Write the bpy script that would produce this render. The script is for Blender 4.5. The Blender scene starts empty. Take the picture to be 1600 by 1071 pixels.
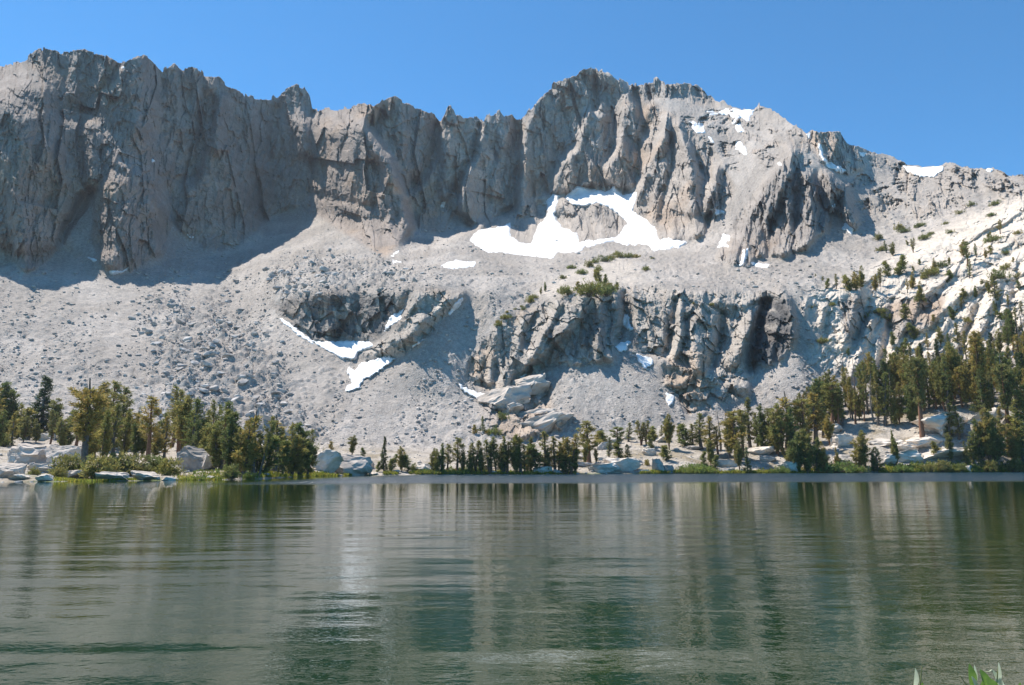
import bpy, math, random
import numpy as np
from mathutils import Matrix, Vector

scene = bpy.context.scene
C = scene.collection

# ------------------------------------------------------------------ camera
CAM_H = 1.7
PITCH = math.radians(9.26)
ROLL = math.radians(0.25)
FPX = 1215.0                      # focal length in pixels of the 1600 px frame
F_ = np.array([0.0, math.cos(PITCH), math.sin(PITCH)])
U0 = np.array([0.0, -math.sin(PITCH), math.cos(PITCH)])
R0 = np.array([1.0, 0.0, 0.0])
R_ = R0 * math.cos(ROLL) - U0 * math.sin(ROLL)
U_ = U0 * math.cos(ROLL) + R0 * math.sin(ROLL)
cam_data = bpy.data.cameras.new("camera")
cam_data.sensor_width = 36.0
cam_data.lens = FPX / 1600.0 * 36.0
cam_data.clip_start = 0.1
cam_data.clip_end = 20000.0
cam = bpy.data.objects.new("camera", cam_data)
C.objects.link(cam)
M = Matrix(((R_[0], U_[0], -F_[0], 0.0), (R_[1], U_[1], -F_[1], 0.0), (R_[2], U_[2], -F_[2], CAM_H), (0, 0, 0, 1)))
cam.matrix_world = M
scene.camera = cam

# ------------------------------------------------------------------ sky and sun
SUN_EL = math.radians(58.5)
SUN_BACK = math.radians(35.0)      # sun stands to the left and this far behind the ridge
sun_dir = Vector((-math.cos(SUN_BACK) * math.cos(SUN_EL), math.sin(SUN_BACK) * math.cos(SUN_EL), math.sin(SUN_EL)))
world = bpy.data.worlds.new("World")
scene.world = world
world.use_nodes = True
wn = world.node_tree.nodes
wn.clear()
sky = wn.new("ShaderNodeTexSky")
sky.sky_type = 'NISHITA'
sky.sun_disc = False
sky.sun_elevation = SUN_EL
sky.sun_rotation = math.atan2(sun_dir.x, sun_dir.y)
sky.altitude = 3200.0
sky.air_density = 1.0
sky.dust_density = 0.0
sky.ozone_density = 6.0
bg = wn.new("ShaderNodeBackground")
bg.inputs["Strength"].default_value = 0.117
wo = wn.new("ShaderNodeOutputWorld")
tint = wn.new("ShaderNodeMix"); tint.data_type = 'RGBA'; tint.blend_type = 'MULTIPLY'
tint.inputs["Factor"].default_value = 1.0
tint.inputs[7].default_value = (0.47, 1.04, 1.14, 1.0)       # clear, thin alpine air: a little less violet
world.node_tree.links.new(sky.outputs[0], tint.inputs[6])
world.node_tree.links.new(tint.outputs[2], bg.inputs[0])
world.node_tree.links.new(bg.outputs[0], wo.inputs[0])

sun_data = bpy.data.lights.new("sun", 'SUN')
sun_data.energy = 4.95
sun_data.angle = math.radians(0.5)
sun_data.color = (1.0, 0.935, 0.85)
sun = bpy.data.objects.new("sun", sun_data)
sun.rotation_euler = sun_dir.to_track_quat('Z', 'Y').to_euler()
C.objects.link(sun)

scene.view_settings.view_transform = 'Standard'
scene.view_settings.look = 'None'
scene.view_settings.exposure = 0.70
scene.view_settings.gamma = 1.0
scene.render.engine = 'CYCLES'
scene.cycles.max_bounces = 6
scene.cycles.transparent_max_bounces = 8
scene.cycles.caustics_reflective = False
scene.cycles.caustics_refractive = False

# ------------------------------------------------------------------ numeric helpers
def ray(x, y):
    """direction through pixel (x, y) of the 1600x1071 frame, scaled to one metre forward"""
    cx = (np.asarray(x, float) - 800.0) / FPX
    cy = (535.5 - np.asarray(y, float)) / FPX
    dx = F_[0] + cx * R_[0] + cy * U_[0]
    dy = F_[1] + cx * R_[1] + cy * U_[1]
    dz = F_[2] + cx * R_[2] + cy * U_[2]
    return dx / dy, dz / dy

_rng = np.random.RandomState(7)
_P = _rng.permutation(512).astype(np.int64)
_P2 = np.concatenate([_P, _P])
_G2 = np.array([(math.cos(a), math.sin(a)) for a in np.linspace(0, 2 * math.pi, 16, endpoint=False)], dtype=np.float32)

def perlin(x, y, seed=0):
    xi = np.floor(x); yi = np.floor(y)
    fx = (x - xi).astype(np.float32); fy = (y - yi).astype(np.float32)
    xi = xi.astype(np.int64); yi = yi.astype(np.int64)
    u = fx * fx * fx * (fx * (fx * 6 - 15) + 10)
    v = fy * fy * fy * (fy * (fy * 6 - 15) + 10)
    def g(ix, iy, ax, ay):
        h = _P2[(_P2[(ix + seed * 37) & 511] + iy) & 511] & 15
        gg = _G2[h]
        return gg[..., 0] * ax + gg[..., 1] * ay
    n00 = g(xi, yi, fx, fy); n10 = g(xi + 1, yi, fx - 1, fy)
    n01 = g(xi, yi + 1, fx, fy - 1); n11 = g(xi + 1, yi + 1, fx - 1, fy - 1)
    a = n00 + u * (n10 - n00); b = n01 + u * (n11 - n01)
    return (a + v * (b - a)) * 1.5

def fbm(x, y, octaves=4, seed=0, gain=0.5, ridged=False):
    tot = 0.0; amp = 1.0; s = 0.0
    for o in range(octaves):
        n = perlin(x * 2 ** o + 13.7 * o, y * 2 ** o - 7.3 * o, seed + o)
        if ridged:
            n = 1.0 - 2.0 * np.abs(n)
        tot = tot + amp * n
        s += amp; amp *= gain
    return tot / s

def _h01(ix, iy, k):
    return _P2[(_P2[(_P2[ix & 511] + iy) & 511] + k * 91) & 511] / 511.0

def worley(x, y, seed=0):
    """distance to nearest cell point and a random number of that cell"""
    xi = np.floor(x).astype(np.int64); yi = np.floor(y).astype(np.int64)
    best = np.full(x.shape, 9.0, np.float32); rid = np.zeros(x.shape, np.float32)
    second = np.full(x.shape, 9.0, np.float32)
    for i in (-1, 0, 1):
        for j in (-1, 0, 1):
            cx = xi + i; cy = yi + j
            px = cx + _h01(cx, cy, seed + 1); py = cy + _h01(cx, cy, seed + 2)
            d = np.hypot(px - x, py - y).astype(np.float32)
            m = d < best
            second = np.where(m, best, np.minimum(second, d))
            best = np.where(m, d, best)
            rid = np.where(m, _h01(cx, cy, seed + 3), rid)
    return best, second, rid

def blur(a, r):
    """separable box blur, three passes"""
    r = int(r)
    if r < 1:
        return a
    for _ in range(3):
        for ax in (0, 1):
            p = np.concatenate([np.repeat(np.take(a, [0], ax), r, ax), a, np.repeat(np.take(a, [-1], ax), r, ax)], ax)
            c = np.cumsum(p, ax)
            c = np.concatenate([np.zeros_like(np.take(c, [0], ax)), c], ax)
            n = a.shape[ax]
            a = (np.take(c, np.arange(2 * r + 1, 2 * r + 1 + n), ax) - np.take(c, np.arange(0, n), ax)) / (2 * r + 1)
    return a

def smooth01(t):
    t = np.clip(t, 0, 1)
    return t * t * (3 - 2 * t)
# ------------------------------------------------------------------ terrain fields in view angles
ST = 2.0
RXS = np.arange(-700, 2304, ST); RYS = np.arange(40, 800, ST)
GX, GY = np.meshgrid(RXS, RYS)

def pmask(poly, soft=0):
    """raster of a polygon, optionally softened"""
    x0 = min(p[0] for p in poly); x1 = max(p[0] for p in poly)
    y0 = min(p[1] for p in poly); y1 = max(p[1] for p in poly)
    i0 = max(0, int((x0 - RXS[0]) / ST) - 1); i1 = min(len(RXS), int((x1 - RXS[0]) / ST) + 3)
    j0 = max(0, int((y0 - RYS[0]) / ST) - 1); j1 = min(len(RYS), int((y1 - RYS[0]) / ST) + 3)
    out = np.zeros(GX.shape, np.float32)
    gx = GX[j0:j1, i0:i1]; gy = GY[j0:j1, i0:i1]
    ins = np.zeros(gx.shape, bool)
    n = len(poly)
    for k in range(n):
        xa, ya = poly[k]; xb, yb = poly[(k + 1) % n]
        if ya == yb:
            continue
        c = ((ya > gy) != (yb > gy)) & (gx < (xb - xa) * (gy - ya) / (yb - ya) + xa)
        ins ^= c
    out[j0:j1, i0:i1] = ins
    return blur(out, soft / ST) if soft else out

def line_dist(pts, gx, gy):
    """unsigned distance, side sign (+ right of travel on screen) and travel parameter"""
    best = np.full(gx.shape, 1e9); sg = np.ones(gx.shape); tt = np.zeros(gx.shape)
    n = len(pts) - 1
    for k in range(n):
        ax, ay = pts[k]; bx, by = pts[k + 1]
        dx, dy = bx - ax, by - ay
        L2 = dx * dx + dy * dy
        t = np.clip(((gx - ax) * dx + (gy - ay) * dy) / L2, 0, 1)
        d = np.hypot(gx - ax - t * dx, gy - ay - t * dy)
        m = d < best
        s = np.sign((gx - ax) * dy - (gy - ay) * dx)      # + = screen right when travelling down
        best = np.where(m, d, best); sg = np.where(m, s, sg); tt = np.where(m, (k + t) / n, tt)
    return best, sg, tt

SKYLINE = [(-700, 60), (-500, 95), (-300, 82), (-150, 110), (-40, 104), (0, 100), (22, 98.5), (37, 95), (52, 85.5), (60, 78), (69, 77), (90, 79), (95, 85.5), (129, 78), (149, 84), (164, 85.5),
 (189, 98.5), (203.5, 92), (224, 87), (239, 95), (254, 108), (262, 106), (273, 101.5), (286, 110), (298, 107), (308, 107), (317, 115), (342, 123), (358, 134), (377, 143), (388, 153),
 (400, 155.5), (433, 154), (446, 142), (456, 137), (464, 132.7), (477, 139), (484, 149), (488, 170), (520, 169), (547, 171), (558.5, 165), (575, 166), (593, 164), (600, 155),
 (617, 151.6), (635, 159), (648, 170), (665, 177), (678, 178), (688, 189), (696, 177), (700, 167), (706, 166), (712, 178), (723, 184), (740, 181), (750, 187), (755, 196),
 (760, 183), (781, 171), (792, 181), (800, 180), (806, 190), (816, 188), (829, 171.5), (842, 154), (854, 142), (865, 132), (885, 122.5), (895, 116), (908, 111), (914, 105), (922.5, 104.5), (930, 106), (936, 115), (942, 112),
 (953.6, 115), (964, 124), (976, 129), (996, 132), (1012, 129), (1025.5, 122.5), (1034, 128), (1048, 129), (1078, 129), (1090, 132), (1097, 137), (1104, 148), (1110, 150), (1122, 161), (1133, 158), (1146, 168), (1160, 172), (1169, 168),
 (1179, 171.5), (1187, 162), (1200, 167), (1220, 181), (1239, 192.5), (1260, 209), (1270, 203), (1277, 204), (1285, 208), (1298, 205), (1314, 208), (1324, 223.5), (1340, 229), (1357, 235), (1389.5, 245),
 (1416, 258), (1440, 261), (1468, 259), (1484, 252), (1504, 259.5), (1536.6, 263), (1551, 261), (1569, 269), (1585.6, 276), (1600, 274), (1680, 290), (1800, 310), (1950, 300), (2304, 360)]
_sk = np.array(SKYLINE, float)
def ytop_of(x):
    return np.interp(x, _sk[:, 0], _sk[:, 1])

_d0 = np.array([(-700, 95), (-100, 112), (0, 125), (200, 134), (330, 142), (400, 152), (440, 178), (480, 215), (560, 240), (800, 250), (1100, 260), (1350, 262), (1600, 262), (2304, 240)], float)
def d0_of(x):
    return np.interp(x, _d0[:, 0], _d0[:, 1])

# surface steepness (rise over run) painted by region
LEFTWALL = [(-700, 0), (-700, 385), (-60, 380), (0, 386), (18, 405), (37, 427), (55, 422), (71, 408), (97, 379), (123, 352), (149, 390), (168, 423), (209, 420), (254, 397), (269, 352),
            (314, 386), (344, 394), (373, 382), (396, 367), (420, 342), (449, 326), (469, 323), (500, 340), (540, 365), (603, 405), (622, 384), (643, 358), (643, 100), (640, 0)]
CENTREWALL = [(640, 0), (632, 384), (650, 355), (678, 366), (700, 360), (727, 366), (750, 358), (806, 316), (830, 0)]
PEAK = [(806, 0), (806, 316), (830, 312), (862, 303), (885, 306), (905, 291), (944, 300), (960, 291), (975, 305), (998, 300), (988, 330), (1009, 343), (1030, 374), (1060, 378), (1100, 368),
        (1122, 340), (1150, 300), (1120, 240), (1060, 190), (1010, 150), (1000, 100)]
ISLAND = [(880, 310), (911, 323), (934, 317), (954, 325), (981, 348), (963, 371), (917, 376), (904, 379), (901, 364), (875, 355), (867, 338), (870, 320)]
ISLAND_W = [(760, 350), (800, 330), (830, 312), (856, 316), (852, 340), (842, 351), (829, 380), (800, 372), (797, 352), (770, 360)]
TOPCAP = [(1012, 120), (1012, 160), (1040, 150), (1090, 165), (1120, 170), (1120, 120)]
BUTTRESS = [(1239, 236), (1255, 270), (1300, 270), (1318, 290), (1345, 345), (1340, 358), (1322, 350), (1302, 335), (1296, 352), (1262, 388), (1215, 402), (1190, 400), (1165, 420), (1140, 414), (1120, 405), (1140, 370), (1160, 330), (1190, 290), (1225, 245)]
RIDGEROCK = [(1255, 200), (1320, 200), (1345, 240), (1350, 265), (1320, 275), (1280, 250)]
AMPHI = [(412, 468), (432, 480), (450, 468), (500, 455), (560, 452), (640, 451), (700, 455), (724, 458), (722, 472), (692, 500), (655, 542), (612, 556), (585, 560), (562, 552), (585, 536), (560, 532), (490, 531), (462, 512), (440, 492)]
CENTRE_A = [(728, 592), (735, 562), (760, 530), (790, 500), (830, 480), (870, 470), (920, 458), (975, 452), (985, 470), (990, 510), (970, 530), (955, 560), (930, 570), (902, 572), (870, 570), (845, 582), (790, 612), (776, 616), (745, 606)]
CENTRE_B = [(985, 446), (1040, 452), (1100, 455), (1180, 458), (1228, 455), (1240, 470), (1245, 530), (1225, 560), (1190, 580), (1172, 590), (1170, 618), (1120, 640), (1075, 650), (1052, 612), (1034, 600), (1040, 565), (1020, 556), (1000, 548), (992, 520)]
RIGHTROCK = [(1250, 462), (1330, 430), (1420, 385), (1500, 345), (1600, 305), (1750, 280), (2304, 250), (2304, 560), (1600, 560), (1500, 560), (1400, 570), (1320, 590), (1260, 560), (1290, 520), (1262, 500)]
CUTS = [(1310, 470), (1345, 455), (1358, 500), (1330, 545), (1322, 520)]
CUTS2 = [(1352, 490), (1400, 470), (1440, 462), (1480, 460), (1470, 500), (1430, 520), (1390, 540), (1392, 500)]
SLABS = [(760, 620), (800, 610), (828, 596), (858, 606), (866, 640), (884, 655), (880, 668), (850, 690), (800, 690), (745, 650)]

S = np.full(GX.shape, 0.52)
def setS(poly, v, soft=4):
    global S
    m = pmask(poly, soft)
    S = S * (1 - m) + v * m
ex, ez = ray(GX, GY)
# high basins and slopes above the walls
setS([(640, 420), (700, 380), (760, 340), (1000, 280), (1140, 300), (1140, 420), (900, 420), (700, 450)], 0.66, 10)
setS([(990, 100), (1600, 200), (2304, 200), (2304, 330), (1600, 300), (1440, 350), (1300, 400), (1150, 420), (1120, 340), (1080, 200)], 0.86, 10)
setS(RIGHTROCK, 0.76, 8)
setS([(980, 395), (1240, 410), (1330, 420), (1240, 455), (1100, 452), (985, 445), (900, 455), (880, 430)], 0.50, 6)
setS([(1180, 600), (1240, 560), (1300, 530), (1330, 600), (1230, 640)], 0.6, 6)
setS([(1165, 632), (1236, 560), (1245, 452), (1300, 440), (1345, 600), (1250, 650)], 0.95, 8)
setS([(735, 450), (800, 440), (770, 520), (730, 600), (700, 640), (600, 600), (650, 545), (724, 470)], 1.05, 8)
setS([(850, 585), (960, 560), (1000, 540), (1040, 570), (1060, 650), (1040, 690), (890, 690), (840, 600)], 0.80, 8)
setS(LEFTWALL, 4.0)
setS([(482, 300), (576, 322), (620, 350), (643, 352), (603, 405), (540, 365), (470, 322)], 3.0)
setS([(123, 304), (142, 300), (150, 330), (140, 390), (97, 379), (108, 345)], 0.9)
setS(CENTREWALL, 2.6)
setS(PEAK, 1.75)
setS([(806, 0), (806, 316), (840, 300), (900, 230), (925, 170), (960, 200), (990, 190), (985, 150), (960, 100)], 4.5)
setS(ISLAND, 1.2)
setS(ISLAND_W, 1.2)
setS(TOPCAP, 2.2)
setS(BUTTRESS, 1.7)
setS(RIDGEROCK, 1.5)
setS(AMPHI, 2.6, 2)
setS(CENTRE_A, 1.55, 2)
setS(CENTRE_B, 1.25, 2)
setS([(1052, 612), (1110, 585), (1170, 590), (1170, 618), (1120, 640), (1075, 650)], 1.0, 3)
setS([(1225, 450), (1275, 450), (1270, 520), (1250, 590), (1215, 600), (1240, 560)], 1.1, 6); setS(CUTS, 1.3, 4)
S = np.maximum(S, ez + 0.13)
dez = -np.gradient(ez, ST, axis=0)
G = np.abs(dez) / (S - ez)
def setG(poly, v, soft=8):
    global G
    m = pmask(poly, soft)
    G = G * (1 - m) + v * m
# benches seen edge on: depth grows quickly with height there
setG([(-60, 95), (0, 96), (45, 96), (75, 120), (40, 145), (0, 150), (-60, 150)], 0.004, 4)
setG([(488, 168), (560, 168), (590, 166), (575, 190), (560, 200), (520, 205), (494, 190)], 0.004, 3)
G = blur(G, 2)

ysh = np.empty(len(RXS))
for i, x in enumerate(RXS):
    yy = np.linspace(730, 780, 501)
    _, tz = ray(np.full(501, x), yy)
    ysh[i] = np.interp(CAM_H / d0_of(x), -tz, yy)
# the flat land behind the water's edge ends where the slopes begin
y1_ = np.interp(RXS, [-700, 0, 420, 480, 700, 900, 1050, 1230, 1600, 2304], [688, 688, 694, 700, 698, 684, 668, 658, 640, 640])[None, :]
D1_ = np.interp(RXS, [-700, 0, 500, 1100, 1300, 1450, 1600, 2304], [260, 285, 302, 325, 318, 296, 277, 230])[None, :]
_t = np.clip((ysh[None, :] - GY) / (ysh[None, :] - y1_), 0, 1)
d_ = np.where(GY <= y1_, G, 0.0)
lnD = np.log(d0_of(GX)) * (1 - _t) + np.log(D1_) * _t + np.cumsum(d_[::-1], axis=0)[::-1] * ST
def hblur(a, r):
    for _ in range(3):
        p = np.concatenate([np.repeat(a[:, :1], r, 1), a, np.repeat(a[:, -1:], r, 1)], 1)
        c = np.cumsum(p, 1); c = np.concatenate([np.zeros_like(c[:, :1]), c], 1)
        a = (c[:, 2 * r + 1:2 * r + 1 + a.shape[1]] - c[:, :a.shape[1]]) / (2 * r + 1)
    return a
# neighbouring columns share one slope; close to the shore they follow it exactly
_w = smooth01((GY - 640) / 60.0)
_w2 = smooth01((GY - 415) / 40.0) * (1 - _w) * smooth01((GX - 340) / 80.0)
_wide = hblur(lnD, 18)
lnD = _wide * (1 - _w - _w2) + hblur(lnD, 8) * _w2 + hblur(lnD, 4) * _w
lnD = blur(lnD, 1)

# the cirque: the wall runs away from the camera towards the middle, the peak side comes back
_cq = np.array([(-700, -0.35), (-100, -0.14), (100, 0.0), (300, 0.12), (500, 0.26), (640, 0.38), (760, 0.46), (860, 0.44), (960, 0.37), (1100, 0.26), (1250, 0.16), (1400, 0.08), (1600, 0.0), (2304, -0.25)])
_cl = smooth01((GX - 330) / 120.0)
_cf = smooth01((640 - GY) / 290.0) * (1 - _cl) + smooth01((465 - GY) / 130.0) * _cl
lnD = lnD + np.interp(GX, _cq[:, 0], _cq[:, 1]) * _cf
# the granite hillside on the right comes towards the camera
lnD = lnD + np.interp(GX, [1150, 1350, 1600, 2304], [0, -0.05, -0.11, -0.3]) * smooth01((640 - GY) / 260.0)

# ---- shifts between masses, in metres (minus = nearer)
OFF = np.zeros(GX.shape)
def shift(poly, m, soft=4):
    global OFF
    OFF += pmask(poly, soft) * m
shift([(-60, 130), (60, 180), (138, 192), (187, 259), (239, 280), (262, 330), (262, 398), (168, 428), (100, 385), (-60, 400)], -22, 8)
shift([(320, 110), (345, 155), (345, 240), (372, 293), (400, 365), (330, 398), (268, 352), (300, 280), (330, 180)], -14, 6)
shift([(430, 120), (490, 120), (492, 240), (430, 250)], -10, 5)
# the recessed wall behind the long prow
shift([(600, 0), (594, 170), (572, 196), (596, 231), (614, 254), (631, 303), (646, 357), (622, 388), (640, 400), (806, 330), (812, 190), (812, 0)], 60, 4)
shift([(690, 150), (755, 150), (752, 215), (735, 260), (700, 330), (688, 300)], -22, 3)
shift([(757, 150), (812, 150), (806, 316), (750, 358), (716, 330), (722, 285), (745, 240)], -34, 3)
# spires standing out from the peak
def spire(pts, m):
    shift(pts, m, 3)
spire([(919, 170), (935, 185), (952, 176), (962, 200), (944, 262), (930, 290), (862, 303), (866, 285), (876, 250), (898, 236), (906, 210)], -13)
spire([(931, 252), (944, 262), (945, 290), (905, 291), (912, 282)], -8)
spire([(973, 172), (984, 188), (1005, 215), (1020, 220), (1010, 262), (998, 300), (960, 291), (942, 282), (944, 262), (962, 236), (966, 210)], -13)
spire([(1040, 184), (1060, 192), (1072, 215), (1090, 260), (1110, 300), (1100, 368), (1060, 378), (1030, 374), (990, 330), (998, 300), (1010, 262), (1028, 226)], -15)
spire([(1120, 262), (1150, 300), (1122, 340), (1100, 330), (1104, 309)], -8)
spire(BUTTRESS, -9)
spire([(1295, 273), (1318, 290), (1302, 334), (1290, 300)], -10)
spire([(1321, 294), (1345, 345), (1340, 358), (1322, 350), (1310, 330)], -8)
spire(RIDGEROCK, -7)
spire(ISLAND, -6)
spire(ISLAND_W, -4)
spire([(1012, 100), (1012, 165), (1040, 150), (1090, 165), (1122, 170), (1122, 100)], 10)

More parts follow.
